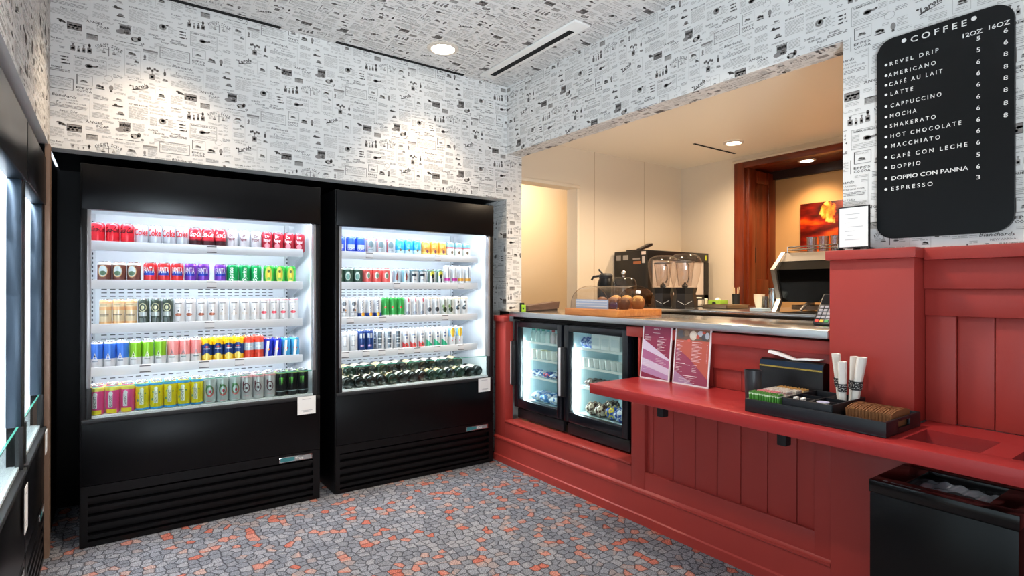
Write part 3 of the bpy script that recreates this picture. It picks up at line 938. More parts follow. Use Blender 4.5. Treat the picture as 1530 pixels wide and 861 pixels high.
SPEC = {
 # key: (size, base, decals, noun, look)
 'cz': ('std', '#d0202f', [('text', 'Coca-Cola', .70, .030, .074, '#1d1014', -100, False, .3)], 'soda can', 'plain red can with black script'),
 'cd': ('std', '#b2b8c0', [('text', 'Coke', .66, .040, .074, '#c8202c')], 'soda can', 'silver can with big red letters'),
 'cc': ('std', '#cf2635', [('band', .12, .42, '#3a1a20'), ('band', .38, .5, '#c83040'), ('text', 'Coca-Cola', .70, .032, .072, '#f3e9ea', -100, False, .3)], 'soda can', 'red can with white script and dark foot'),
 'dd': ('std', '#c2c2c8', [('text', 'Dr', .72, .016, .022, '#6a1f2c'), ('text', 'Pepper', .55, .019, .042, '#7a2030'), ('disc', 0, .28, .016, .014, '#b9b4ba')], 'soda can', 'white can with maroon letters'),
 'dp': ('std', '#a81d2f', [('text', 'Dr', .76, .019, .026, '#f0e6e8'), ('text', 'Pepper', .56, .022, .044, '#f0e6e8'), ('disc', 0, .28, .017, .016, '#d98c96')], 'soda can', 'maroon can with white letters'),
 'br': ('std', '#7c4a40', [('top', .84, '#e4e0da'), ('disc', 0, .56, .024, .034, '#d8b27e'), ('disc', 0, .57, .020, .029, '#d8e8ea', .0003), ('disc', 0, .47, .016, .013, '#5e7c60', .0006)], 'coffee can', 'brown can with a round landscape badge'),
 'fr': ('std', '#e2353a', [('rect', -.030, .030, .40, .60, '#2a4fc0'), ('text', 'FANTA', .66, .036, .060, '#ffffff', -103)], 'soda can', 'red can with white and blue lettering'),
 'fp': ('std', '#7a3fb4', [('rect', -.030, .030, .40, .58, '#2a40b8'), ('text', 'FANTA', .66, .036, .060, '#f4f0ff', -103)], 'soda can', 'purple can with white and blue lettering'),
 'sp': ('std', '#12a85e', [('text', 'Sprite', .5, .024, .085, '#eefcf2', -105, True, .1)], 'soda can', 'green can with upright white lettering'),
 'lm': ('std', '#3cbf4a', [('disc', 0, .5, .022, .054, '#d8e86a'), ('disc', 0, .54, .014, .034, '#f2d64a', .0003), ('disc', 0, .68, .007, .010, '#4a5a20', .0006), ('rect', -.012, .012, .44, .5, '#e08a30'), ('disc', .0, .3, .008, .01, '#6aa83a', .0006)], 'soda can', 'lime green can with a yellow oval'),
 'cr': ('slim', '#ecdcb8', [('band', .05, .20, '#efc48e'), ('band', .60, .72, '#efc08c'), ('top', .84, '#eec796'), ('rect', -.022, .024, .425, .45, '#6d675a'), ('rect', -.022, .020, .385, .405, '#8b8474'), ('rect', -.02, .016, .78, .8, '#b8a684')], 'iced tea can', 'tall cream and peach can'),
 'dg': ('slim', '#46544c', [('disc', 0, .68, .021, .024, '#d8d8b0'), ('disc', 0, .68, .017, .020, '#46544c', .0003), ('disc', 0, .68, .008, .012, '#cfd0a8', .0006), ('rect', -.022, .022, .36, .52, '#b8c4c4'), ('rect', -.016, .016, .08, .3, '#6d7b78'), ('rect', .002, .01, .08, .3, '#1d2624')], 'iced tea can', 'tall dark green can with a cream ring'),
 'wb': ('slim', '#eceef0', [('rect', -.018, .018, .80, .825, '#62666c'), ('disc', 0, .53, .003, .005, '#2e2e30'), ('disc', 0, .39, .017, .009, '#a8644c'), ('rect', -.012, .012, .66, .67, '#c4c8cc'), ('disc', 0, .12, .003, .003, '#55585c')], 'seltzer can', 'tall white can with a brown oval'),
 'wp': ('slim', '#eef0f1', [('rect', -.018, .018, .80, .825, '#6c7076'), ('disc', 0, .55, .003, .005, '#2e2e30'), ('disc', 0, .39, .017, .009, '#e3dfd8'), ('rect', -.012, .012, .66, .67, '#c9cdd0'), ('disc', 0, .12, .003, .003, '#6c7074')], 'seltzer can', 'tall plain white can'),
 'wr': ('slim', '#eeeff0', [('rect', -.018, .018, .80, .825, '#56606a'), ('disc', 0, .55, .003, .005, '#2e2e30'), ('disc', 0, .41, .017, .009, '#d8505e'), ('rect', -.012, .012, .66, .67, '#a9b4b8'), ('top', .93, '#e0a8ae'), ('disc', 0, .12, .003, .003, '#55585c')], 'seltzer can', 'tall white can with a red oval'),
 'ab': ('slim', '#e8ebee', [('band', .40, .93, '#3f78d6'), ('poly', TRI, .50, '#d4dcea'), ('disc', 0, .5, .003, .006, '#27406e', .0008), ('rect', -.014, .014, .30, .345, '#8f9aa4')], 'sparkling water can', 'tall blue and white can'),
 'ag': ('slim', '#e8ebee', [('band', .40, .93, '#86c32c'), ('poly', TRI, .50, '#d8e4c0'), ('disc', 0, .5, .003, .006, '#4a6a28', .0008), ('rect', -.014, .014, .30, .345, '#98a098')], 'sparkling water can', 'tall lime and white can'),
 'ap': ('slim', '#eceded', [('band', .40, .93, '#ee9a96'), ('poly', TRI, .50, '#a2888c'), ('rect', -.014, .014, .30, .345, '#7c9090')], 'sparkling water can', 'tall pink and white can'),
 'ly': ('slim', '#f0c61e', [('band', .30, .70, '#24407e'), ('disc', 0, .68, .020, .014, '#24407e'), ('rect', -.018, .018, .54, .575, '#c8d0d8'), ('disc', 0, .63, .010, .005, '#b04848', .0005), ('disc', 0, .26, .021, .020, '#f4dc6a', .0004)], 'lemonade can', 'tall yellow can with a navy band'),
 'or': ('slim', '#e2513c', [('band', .42, .72, '#b9cede'), ('rect', -.016, .016, .54, .575, '#f0f2f4'), ('rect', -.01, .01, .08, .3, '#cf4834')], 'juice can', 'tall orange-red can with a pale blue band'),
 'eb': ('small', '#2437b8', [('poly', [(-.016, -.06), (.0, -.06), (.012, .05), (-.004, .05)], .5, '#d8dce4'), ('rect', -.014, .014, .44, .52, '#d03a4a'), ('disc', .005, .46, .005, .006, '#e8b04a', .0006)], 'energy drink can', 'small deep blue and silver can'),
 'el': ('small', '#4aa8d8', [('poly', [(-.016, -.06), (.0, -.06), (.012, .05), (-.004, .05)], .5, '#e0e6ea'), ('rect', -.014, .014, .46, .52, '#c85868'), ('disc', .004, .4, .006, .009, '#d8c8a8', .0006)], 'energy drink can', 'small light blue and silver can'),
 'py': ('tall', '#ea4f92', [('top', .80, '#f2e05a'), ('rect', -.022, .03, .02, .16, '#f0d428'), ('rect', -.010, .010, .22, .66, '#f4eef0'), ('text', 'GHOST', .44, .013, .062, '#5a2a44', -105, True), ('disc', .002, .7, .010, .011, '#f4f0f2', .0006)], 'energy drink can', 'tall pink can with yellow rim'),
 'yb': ('tall', '#f0da16', [('top', .86, '#4aa6e0'), ('band', .02, .09, '#3c96d8'), ('rect', -.010, .010, .22, .68, '#f2f0dc'), ('text', 'GHOST', .45, .013, .064, '#6a6a4a', -105, True), ('disc', .001, .74, .010, .011, '#f6f4e4', .0006), ('disc', -.019, .36, .004, .008, '#4a9a9c'), ('disc', -.014, .62, .004, .006, '#5a9a70'), ('disc', .018, .6, .004, .005, '#5a9a70')], 'energy drink can', 'tall yellow can with blue rim'),
 'gm': ('tall', '#bcc4c6', [('disc', .004, .46, .023, .034, '#cf6a6a'), ('disc', .002, .5, .021, .030, '#5c8a5a', .0002), ('disc', .003, .47, .015, .022, '#c4ccce', .0005), ('disc', .006, .44, .007, .010, '#b0304a', .0008), ('text', 'b', .56, .046, .020, '#4f8a58', -112), ('rect', -.014, .016, .07, .09, '#d08088')], 'energy drink can', 'tall silver can with green b'),
 'gp': ('tall', '#c4c0c4', [('top', .86, '#e8a6ac'), ('disc', .002, .46, .021, .030, '#6a3844'), ('disc', .002, .46, .016, .024, '#c8c4c8', .0003), ('disc', .004, .45, .006, .009, '#4a2030', .0006), ('text', 'b', .56, .050, .022, '#6a3040', -116), ('rect', -.014, .016, .14, .165, '#d6aab2')], 'energy drink can', 'tall silver can with maroon b'),
 'mk': ('tall', '#12161a', [('top', .90, '#7a9a58'), ('poly', CLAW[0], .58, '#68c83a'), ('poly', CLAW[1], .58, '#68c83a'), ('poly', CLAW[2], .58, '#68c83a'), ('band', .17, .20, '#98a2a6')], 'energy drink can', 'tall black can with green claw marks'),
 'bl': ('std', '#2a4cc8', [('rect', -.026, .026, .34, .56, '#b9c6e0'), ('rect', -.020, .020, .60, .86, '#3c6ad0'), ('text', 'LIGHT', .32, .020, .050, '#eef2fa')], 'beer can', 'royal blue can with white lettering'),
 'sr': ('std', '#a9b2b8', [('top', .86, '#d8707a'), ('disc', .002, .62, .018, .024, '#6f858c'), ('rect', -.018, .004, .44, .48, '#c05a64'), ('rect', -.016, .018, .30, .36, '#889298'), ('rect', -.03, -.024, .05, .8, '#c8404e')], 'beer can', 'silver can with red rim'),
 'bj': ('std', '#36a8dc', [('band', .10, .38, '#b8dcec'), ('disc', -.010, .66, .007, .010, '#7cc8ea'), ('disc', .004, .68, .006, .012, '#7cc8ea'), ('disc', -.002, .54, .010, .005, '#8ad0ee'), ('disc', -.010, .66, .003, .005, '#36a8dc', .0005), ('disc', .006, .38, .009, .010, '#7a6248')], 'beer can', 'sky blue can with pale foot'),
 'oj': ('std', '#e0a048', [('band', .08, .3, '#efd074'), ('disc', -.010, .68, .007, .011, '#f4d890'), ('disc', .004, .70, .006, .013, '#f0d080'), ('disc', -.010, .68, .003, .005, '#e0a048', .0005), ('disc', .008, .36, .010, .014, '#7a4a5c'), ('disc', -.006, .5, .008, .012, '#b87a38')], 'beer can', 'orange can with yellow foot'),
 'tj': ('std', '#6f9ea6', [('band', .12, .62, '#d8dcd4'), ('band', .60, .70, '#c87880'), ('disc', .008, .36, .010, .013, '#6a5844'), ('band', .04, .12, '#3f9aa8')], 'beer can', 'grey teal can with pink band'),
 'gd': ('std', '#3f5a4e', [('top', .86, '#a9b6b0'), ('disc', 0, .50, .018, .030, '#c8d8cf'), ('disc', 0, .46, .013, .020, '#6d9a90', .0004), ('rect', -.012, .012, .07, .13, '#c8a040')], 'beer can', 'dark green can with a pale badge'),
 'co': ('std', '#ea6a66', [('top', .86, '#e4b4b0'), ('disc', .006, .56, .014, .025, '#e8e2da'), ('disc', .008, .54, .010, .017, '#7fa48c', .0004), ('rect', -.020, -.006, .4, .7, '#f08a84')], 'beer can', 'coral can with a small green badge'),
 'pl': ('std', '#c2d4de', [('poly', [(-.004, -.03), (.010, -.03), (.013, 0), (.005, .032), (-.004, 0)], .52, '#8a4a48'), ('rect', -.026, -.016, .05, .9, '#8fc4d4'), ('rect', .0, .008, .16, .22, '#c8b060')], 'beer can', 'pale blue can with a red-brown figure'),
 'bw': ('std', '#d4dade', [('top', .84, '#5c7880'), ('poly', [(-.02, -.002), (.016, -.010), (.020, .014), (-.014, .012)], .6, '#1f2c38'), ('rect', -.024, .024, .04, .10, '#33434c'), ('rect', -.03, -.022, .05, .85, '#2c4a54'), ('rect', -.006, .014, .3, .36, '#8a8894')], 'beer can', 'white and charcoal can'),
 'yg': ('std', '#d2d8d8', [('top', .86, '#587868'), ('disc', .004, .70, .018, .022, '#d6d64a'), ('disc', .006, .55, .010, .018, '#23302c', .0004), ('rect', -.03, -.02, .05, .85, '#2c5a48'), ('rect', .004, .016, .1, .4, '#2a3438')], 'beer can', 'green can with yellow and black bird'),
 'sm': ('slim', '#d8dde2', [('rect', .004, .010, .4, .95, '#7d8c98'), ('rect', -.026, .026, .22, .36, '#c33a9a')], 'seltzer can', 'tall silver can with magenta band'),
 'so': ('slim', '#d8dde2', [('rect', .004, .010, .4, .95, '#7d8c98'), ('rect', -.026, .026, .22, .36, '#dca03a')], 'seltzer can', 'tall silver can with amber band'),
 'wh': ('slim', '#dfe3e6', [('disc', .002, .70, .015, .016, '#6c737a'), ('disc', .0, .44, .006, .012, '#43383c'), ('disc', .012, .42, .004, .008, '#c88a3a'), ('rect', -.02, .02, .31, .325, '#5a6066'), ('rect', -.014, .014, .18, .195, '#a4a9ae')], 'beer can', 'tall white can with a grey crest'),
 'wu': ('slim', '#dde1e6', [('band', .02, .28, '#2a4c94'), ('disc', .004, .22, .012, .013, '#e8aa3a', .0004), ('text', 'ULTRA', .62, .012, .07, '#4c4a62', -103, True)], 'beer can', 'tall white can with a blue foot'),
 'gn': ('slim', '#3fa854', [('band', .02, .17, '#d4dcd4'), ('poly', STAR, .52, '#d83838'), ('rect', -.012, .012, .05, .13, '#4a6a50')], 'beer can', 'tall green can with a red star'),
 'ws': ('slim', '#dfe2e6', [('disc', .004, .84, .004, .016, '#d84a6a'), ('rect', -.008, .012, .3, .66, '#aab0ba'), ('disc', 0, .24, .014, .014, '#7c8490')], 'seltzer can', 'tall pale can with red drop'),
 'wd': ('slim', '#dcdfe2', [('top', .92, '#e8d8b8'), ('disc', .002, .38, .017, .018, '#3c4046'), ('rect', -.012, .012, .55, .78, '#bcc2c8'), ('rect', -.016, .016, .14, .17, '#a4a8ac')], 'seltzer can', 'tall pale can with a dark round mark'),
 'wf': ('slim', '#d4d9d2', [('disc', .003, .36, .018, .020, '#2d3c24'), ('disc', -.008, .52, .010, .014, '#6f8a4c'), ('rect', -.008, .016, .55, .85, '#8f988e'), ('rect', -.02, .02, .1, .14, '#9aa096')], 'seltzer can', 'tall pale can with dark foliage'),
 'wc': ('slim', '#e2e4e4', [('top', .88, '#ecdcb4'), ('disc', .004, .72, .006, .009, '#3a4048'), ('poly', [(-.018, -.012), (.016, .002), (.014, .016), (-.010, .006)], .5, '#5a6a74'), ('disc', -.002, .40, .014, .010, '#2e363c')], 'seltzer can', 'tall white can with a cream top'),
 'wt': ('slim', '#e1e6ea', bars('#98a2aa', .78, .56, .34), 'seltzer can', 'tall white can with grey print'),
 'nv': ('slim', '#213f7c', [('rect', -.018, .018, .66, .86, '#c8d2e0'), ('rect', -.012, .012, .28, .36, '#b090b8'), ('rect', -.003, .003, .66, .86, '#213f7c')], 'seltzer can', 'tall navy can'),
 'wk': ('slim', '#dde2e6', [('rect', -.014, .014, .62, .90, '#5a6874'), ('rect', -.014, .014, .38, .58, '#46525c'), ('rect', -.012, .012, .16, .32, '#5a6670'), ('rect', -.014, .014, .74, .77, '#dde2e6'), ('rect', -.014, .014, .47, .49, '#dde2e6')], 'seltzer can', 'tall white can with heavy dark print'),
 'rb': ('slim', '#e2e5e8', [('poly', [(-.026, -.03), (.026, -.03), (.026, -.012), (.004, .010), (-.004, -.004), (-.026, .014)], .30, '#d84a4c'), ('rect', -.008, .014, .66, .74, '#8a98b0'), ('rect', .0, .014, .54, .6, '#5c7098'), ('disc', .004, .22, .007, .007, '#3c6a44', .0004)], 'seltzer can', 'tall white can with red peaks'),
 'gb': ('slim', '#e2e6e6', [('poly', [(-.026, -.03), (.026, -.03), (.026, -.016), (-.02, .020), (-.026, .020)], .30, '#2fa87c'), ('rect', -.004, .012, .68, .76, '#7a88a8'), ('rect', -.006, .014, .54, .6, '#62749a')], 'seltzer can', 'tall white can with a green slope'),
 'yt': ('slim', '#e4e8ea', [('band', .52, .94, '#9cc8e4'), ('disc', .004, .73, .019, .036, '#ecc03c'), ('disc', .0, .32, .004, .006, '#d06a7a')], 'seltzer can', 'tall white and blue can, yellow disc'),
}
PROTO = {k: can_proto(v[0], v[1], v[2]) for k, v in SPEC.items()}
ORD = ['first', 'second', 'third', 'fourth', 'fifth', 'sixth']
n_can = 0
def put_can(key, x, y, z, label, group, ang=0.0):
    size, base, dec, noun, look = SPEC[key]
    b, l = PROTO[key]
    r, h = CAN[size]
    o = bpy.data.objects.new(noun.replace(' ', '_'), b)
    COL.objects.link(o)
    o.location = (x, y, z)
    o.rotation_euler = (0, 0, ang)
    tag(o, label, 'can', group)
    li = bpy.data.objects.new('can_lid', l)
    COL.objects.link(li)
    li.parent = o
    return o
def px_x(px, y):
    tn = (px - 765.0) / 838.6
    return (0.5822 + 0.8131 * tn) / (0.8131 - 0.5822 * tn) * y
def row(entries, y, z, shelf, cooler_name, back=None):
    """entries: (kind, [image columns]); x follows from the sight lines, nudged so that cans never overlap"""
    items = [(k, px_x(p, y), i, len(ps)) for k, ps in entries for i, p in enumerate(ps)]
    xs = [q[1] for q in items]
    rr = [CAN[SPEC[q[0]][0]][0] for q in items]
    for _ in range(200):
        for i in range(len(xs) - 1):
            need = rr[i] + rr[i + 1] + 0.0012 - (xs[i + 1] - xs[i])
            if need > 0:
                xs[i] -= need / 2; xs[i + 1] += need / 2
        xs[0] = max(xs[0], LIM[cooler_name][0] + rr[0]); xs[-1] = min(xs[-1], LIM[cooler_name][1] - rr[-1])
    for (k, _, i, n), x in zip(items, xs):
        look, noun = SPEC[k][4], SPEC[k][3]
        place = 'only one' if n == 1 else ('leftmost of %d' % n if i == 0 else ('rightmost of %d' % n if i == n - 1 else ORD[i] + ' of %d' % n))
        lab = '%s, %s, %s, %s cooler' % (look, place, shelf, cooler_name)
        g = 'cans on the %s of the %s rear cooler' % (shelf, cooler_name)
        put_can(k, x, y, z, lab, g, R(rnd.uniform(-9, 9)))
        if back:
            dy = 2 * CAN[SPEC[k][0]][0] + 0.004
            for j in range(back):
                put_can(k, x, y + dy * (j + 1), z, '%s, behind %s, %s, %s cooler' % (look, place, shelf, cooler_name), g, R(rnd.uniform(-30, 30)))
LIM = {'left': (-0.088, 1.05), 'right': (1.247, 2.385)}
ES = 0.0008
row([('cz', [142, 166, 188]), ('cd', [212, 231, 252, 271]), ('cc', [290, 307, 326]), ('dd', [346, 364, 379]), ('dp', [398, 413, 428, 445])], 3.835, SHELF_Z[0] + ES, 'top shelf', 'left')
row([('br', [157.5, 179.5, 198]), ('fr', [224.5, 246, 264]), ('fp', [285, 304, 331]), ('sp', [347.5, 364, 381]), ('lm', [402, 418, 434])], 3.835, SHELF_Z[1] + ES, 'second shelf', 'left')
row([('cr', [158, 178, 196]), ('dg', [215, 233.5, 251.5]), ('wb', [269, 286, 302, 317]), ('wp', [332, 350, 365.5, 381]), ('wr', [396, 410, 424, 439])], 3.832, SHELF_Z[2] + ES, 'third shelf', 'left')
row([('ab', [145, 165, 183]), ('ag', [203, 221, 240]), ('ap', [259, 277, 294]), ('ly', [310, 326, 341.5, 357]), ('or', [372, 387]), ('eb', [400.5, 414]), ('el', [428, 441])], 3.832, SHELF_Z[3] + ES, 'fourth shelf', 'left', 1)
row([('py', [149, 172, 192]), ('yb', [217.5, 243.5, 261.5, 281, 302]), ('gm', [319, 336, 355]), ('gp', [371, 387.5, 403.5]), ('mk', [419, 433, 448])], 3.748, DECK_Z + ES, 'bottom deck', 'left', 1)
row([('bl', [508, 524, 538]), ('sr', [553, 568, 583]), ('bj', [597, 610, 622]), ('oj', [635.5, 648, 660]), ('tj', [672, 684, 696])], 3.835, SHELF_Z[0] + ES, 'top shelf', 'right')
row([('gd', [505, 519, 533]), ('co', [549, 562, 576]), ('pl', [592, 605]), ('bw', [617.5, 630.5]), ('yg', [644, 656.5]), ('sm', [668, 678]), ('so', [688, 698])], 3.835, SHELF_Z[1] + ES, 'second shelf', 'right')
row([('wh', [514.5, 528]), ('wu', [541, 553.5, 564.5]), ('gn', [575.5, 587, 598]), ('ws', [609.5, 619, 629]), ('wd', [640, 651.5]), ('wf', [663, 672.6]), ('wc', [682.5, 693.5])], 3.832, SHELF_Z[2] + ES, 'third shelf', 'right')
row([('wt', [515.7, 529]), ('nv', [540.5, 551.5]), ('wk', [568, 581, 594]), ('rb', [606, 617.4, 629]), ('gb', [640.5, 652, 663.5]), ('yt', [675, 686.5])], 3.832, SHELF_Z[3] + ES, 'fourth shelf', 'right', 1)

# ------------------------------------------------------------------ wine bottles lying on the bottom deck
GL_D = M('bottle_dark_glass', '#161d1b', 0.12, 0, 0.6)
GL_G = M('bottle_green_glass', '#22352a', 0.12, 0, 0.6)
def bottle_proto(glass, label_c, cap_c):
    r = 0.0375
    prof = [(0.004, .016), (.018, .013), (.028, .004), (r*.92, 0), (r, .008), (r, .19), (r*.9, .208), (.017, .238), (.0145, .25), (.0145, .285), (.0155, .286), (.0155, .297)]
    b = MB().lathe(prof, 22, axis='Y', capb=True)
    lb = MB().lathe([(r + .0005, .05), (r + .0005, .15)], 22, axis='Y', capb=False, capt=False)
    cp = MB().lathe([(.0152, .245), (.0152, .284), (.0162, .2855), (.0162, .2978), (.002, .298)], 16, axis='Y', capb=False)
    return [(b.mesh('wine_bottle', [glass], 40)), ('label', lb.mesh('label', [M('lab' + label_c, label_c, .7)])), ('capsule', cp.mesh('capsule', [M('cap' + cap_c, cap_c, .4, .3)]))]
BT = [bottle_proto(GL_D, '#e6e0d2', '#20242a'), bottle_proto(GL_G, '#d8c49a', '#8a6a30'), bottle_proto(GL_D, '#dcd6cc', '#7a1f28')]
def put_bottle(kind, x, y, z, label, rz=0.0, rx=0.0):
    p = BT[kind]
    o = bpy.data.objects.new('wine_bottle', p[0])
    COL.objects.link(o)
    o.location = (x, y, z); o.rotation_euler = (rx, 0, rz)
    tag(o, label, 'bottle', 'wine bottles lying in the right rear cooler')
    for nm, me in p[1:]:
        c = bpy.data.objects.new(nm, me); COL.objects.link(c); c.parent = o
bx = [px_x(p, 3.735) for p in (520, 537.5, 554.5, 571.5)] + [0] * 9
NB = 14
bot_x = [1.312 + k * (2.345 - 1.312) / (NB - 1) for k in range(NB)]
for k, x in enumerate(bot_x):
    w = 'leftmost' if k == 0 else 'rightmost' if k == NB - 1 else '%s from the left' % ['', 'second', 'third', 'fourth', 'fifth', 'sixth', 'seventh', 'eighth', 'ninth', 'tenth', 'eleventh', 'twelfth', 'thirteenth'][k]
    put_bottle((0, 0, 0, 0, 1, 2, 2, 2, 1, 1, 0, 1, 0, 0)[k], x, 3.722, DECK_Z + .0378 + ES, 'dark wine bottle lying base outwards, %s in front row, right cooler' % w)
for k in range(12):
    x = (bot_x[k] + bot_x[k + 1]) / 2
    w = 'leftmost' if k == 0 else 'rightmost' if k == 11 else '%s from the left' % ['', 'second', 'third', 'fourth', 'fifth', 'sixth', 'seventh', 'eighth', 'ninth', 'tenth', 'eleventh'][k]
    put_bottle((1, 0, 2, 1, 0, 0, 1, 0, 2, 0, 0, 1)[k], x, 3.80 + .012 * (k % 3), DECK_Z + .0378 + .0645 + ES, 'dark wine bottle on the upper layer, %s, right cooler deck' % w)
# ------------------------------------------------------------------ red panelled bar front
def prof_strip(mb, pts, y0, y1, mi=0):
    """a moulding: profile (x, z) run along the counter"""
    return mb.prism(pts, (0, y0, 0), (1, 0, 0), (0, 0, 1), (0, y1 - y0, 0), mi)
bar = thing('bar_counter', 'red painted panelled bar front under the steel worktop', 'counter', (2.56, 2.4, 0))
BY0, BY1 = 1.156, 3.736
prof_strip(MB(), [(2.497, 0), (2.62, 0), (2.62, .205), (2.513, .205), (2.506, .197), (2.498, .193), (2.498, .181), (2.505, .176), (2.505, .056), (2.497, .05)], BY0, BY1).at(bar, 'baseboard', RED)
for bx_ in ((2.512, 2.585, 3.595, BY1, .2, 1.106), (2.512, 2.585, 2.19, 2.291, .2, .7865), (2.512, 2.585, BY0, 1.229, .2, .7865), (2.575, 2.60, 2.281, 2.297, .8425, 1.075)):
    MB().box(*bx_, 0, .002).at(bar, 'stile', RED)
MB().box(2.494, 2.552, 3.595, BY1, 1.106, 1.15, 0, .003).at(bar, 'stile_cap', RED)
m = MB().box(2.512, 2.585, 2.291, 3.595, .2, .318, 0, .002).box(2.505, 2.66, 2.291, 3.595, .322, .336, 0, .004).box(2.518, 2.585, 2.291, 3.595, .317, .323)
m.at(bar, 'sill_rail', RED)
MB().box(2.514, 2.60, 1.229, 2.19, .2, .305, 0, .002).at(bar, 'bottom_rail', RED)
ys = [2.19, 2.143, 2.002, 1.858, 1.725, 1.594, 1.455, 1.315, 1.229]
m = MB()
for a, b in zip(ys, ys[1:]): m.box(2.531, 2.56, b + .0018, a - .0018, .300, .7865, 0, .0025)
m.box(2.55, 2.565, 1.229, 2.19, .30, .7865)
m.at(bar, 'lower_panel', RED)
m = MB().box(2.575, 2.64, BY0 + .03, 2.39, 1.077, 1.135, 0, .003)
m.at(bar, 'top_rail', RED)
m = MB().box(2.606, 2.66, BY0 + .03, 2.281, .948, 1.077, 0, .002)
m.at(bar, 'middle_rail', RED)
m = MB()
yy = [2.281, 2.13, 1.97, 1.81, 1.646, 1.49, 1.33, BY0 + .03]
for a, b in zip(yy, yy[1:]): m.box(2.621, 2.66, b + .0015, a - .0015, .8425, .948, 0, .0025)
m.at(bar, 'upper_panel', RED)
for bx_ in ((2.66, 2.72, BY0 + .03, 2.37, 0.0, 1.135), (2.60, 2.66, BY0 + .03, 2.28, 0, .7865), (3.19, 3.22, BY0, 3.70, 0, 1.13), (2.68, 2.71, 2.38, 3.72, 1.114, 1.1465)):  # last box is an added dark filler that blackens the gap under the worktop
    MB().box(*bx_).at(bar, 'carcass_and_filler', M('carcass_filler_dark', '#1c1414', 0.7))


top = thing('steel_worktop', 'brushed steel bar worktop above the red bar front', 'worktop', (2.9, 2.4, 1.1475))
m = MB().box(2.553, 3.25, 1.19, 3.735, 1.1475, 1.184, 0, .003)
m.at(top, 'slab', STEEL)
MB().box(2.545, 2.5525, 1.19, 3.594, 1.1475, 1.184, 0, .003).at(top, 'front_edge', M('satin_steel', '#d6d8da', .36, 1.0))

# ledge with waste slots, and its clips
led = thing('bar_ledge', 'red painted ledge with waste slots in front of the bar', 'ledge', (2.39, 0.8, .788))
LX0, LX1, LZ0, LZ1 = 2.157, 2.605, .788, .842
h1, h2 = (.588, .803), (.29, .512)
m = MB().box(LX0, 2.272, -0.9, 2.275, LZ0, LZ1, 0, .003).box(2.482, 2.53, -0.9, 2.275, LZ0, LZ1)
for a, b in ((-0.9, h2[0]), (h2[1], h1[0]), (h1[1], 2.275)): m.box(2.2705, 2.4835, a, b, LZ0 + .0001, LZ1 - .0001)
m.box(2.53, 2.62, 1.184, 2.275, LZ0, LZ1).box(2.53, 2.655, -.9, .853, LZ0, LZ1)
m.at(led, 'board', M('ledge_red_paint', '#a22d2d', 0.30, bump=0.03, bscale=40))
for y in (1.905, 1.262): MB().box(2.30, 2.345, y - .02, y + .02, .705, .7875, 0, .004).at(led, 'support_clip', BLACKM)

# square red pillar and the wainscot to its right
pil = MB().box(2.492, 2.66, .862, 1.152, 0, .7865, 0, .002).box(2.537, 2.70, .862, 1.178, .8425, 1.49, 0, .003).box(2.517, 2.70, .852, 1.188, 1.49, 1.531, 0, .003)
struct('trim_3', pil, RED, None, 'square red pillar at the end of the bar')
wz = MB()
wz.box(2.600, 2.69, -.9, .851, 1.482, 1.531, 0, .003).box(2.628, 2.69, -.9, .861, 1.368, 1.482, 0, .002).box(2.640, 2.69, -.9, .861, 1.262, 1.368, 0, .002)
wz.box(2.648, 2.69, .762, .861, .8425, 1.262, 0, .002)
q = [.762, .648, .52, .39, .26, .13, 0, -.3, -.6, -.9]
for a, b in zip(q, q[1:]): wz.box(2.662, 2.69, b + .0015, a - .0015, .8425, 1.262, 0, .0025)
wz.box(2.60, 2.69, -.9, .861, 0, .7865)
struct('trim_4', wz, RED, None, 'red panelled wainscot beside the pillar')

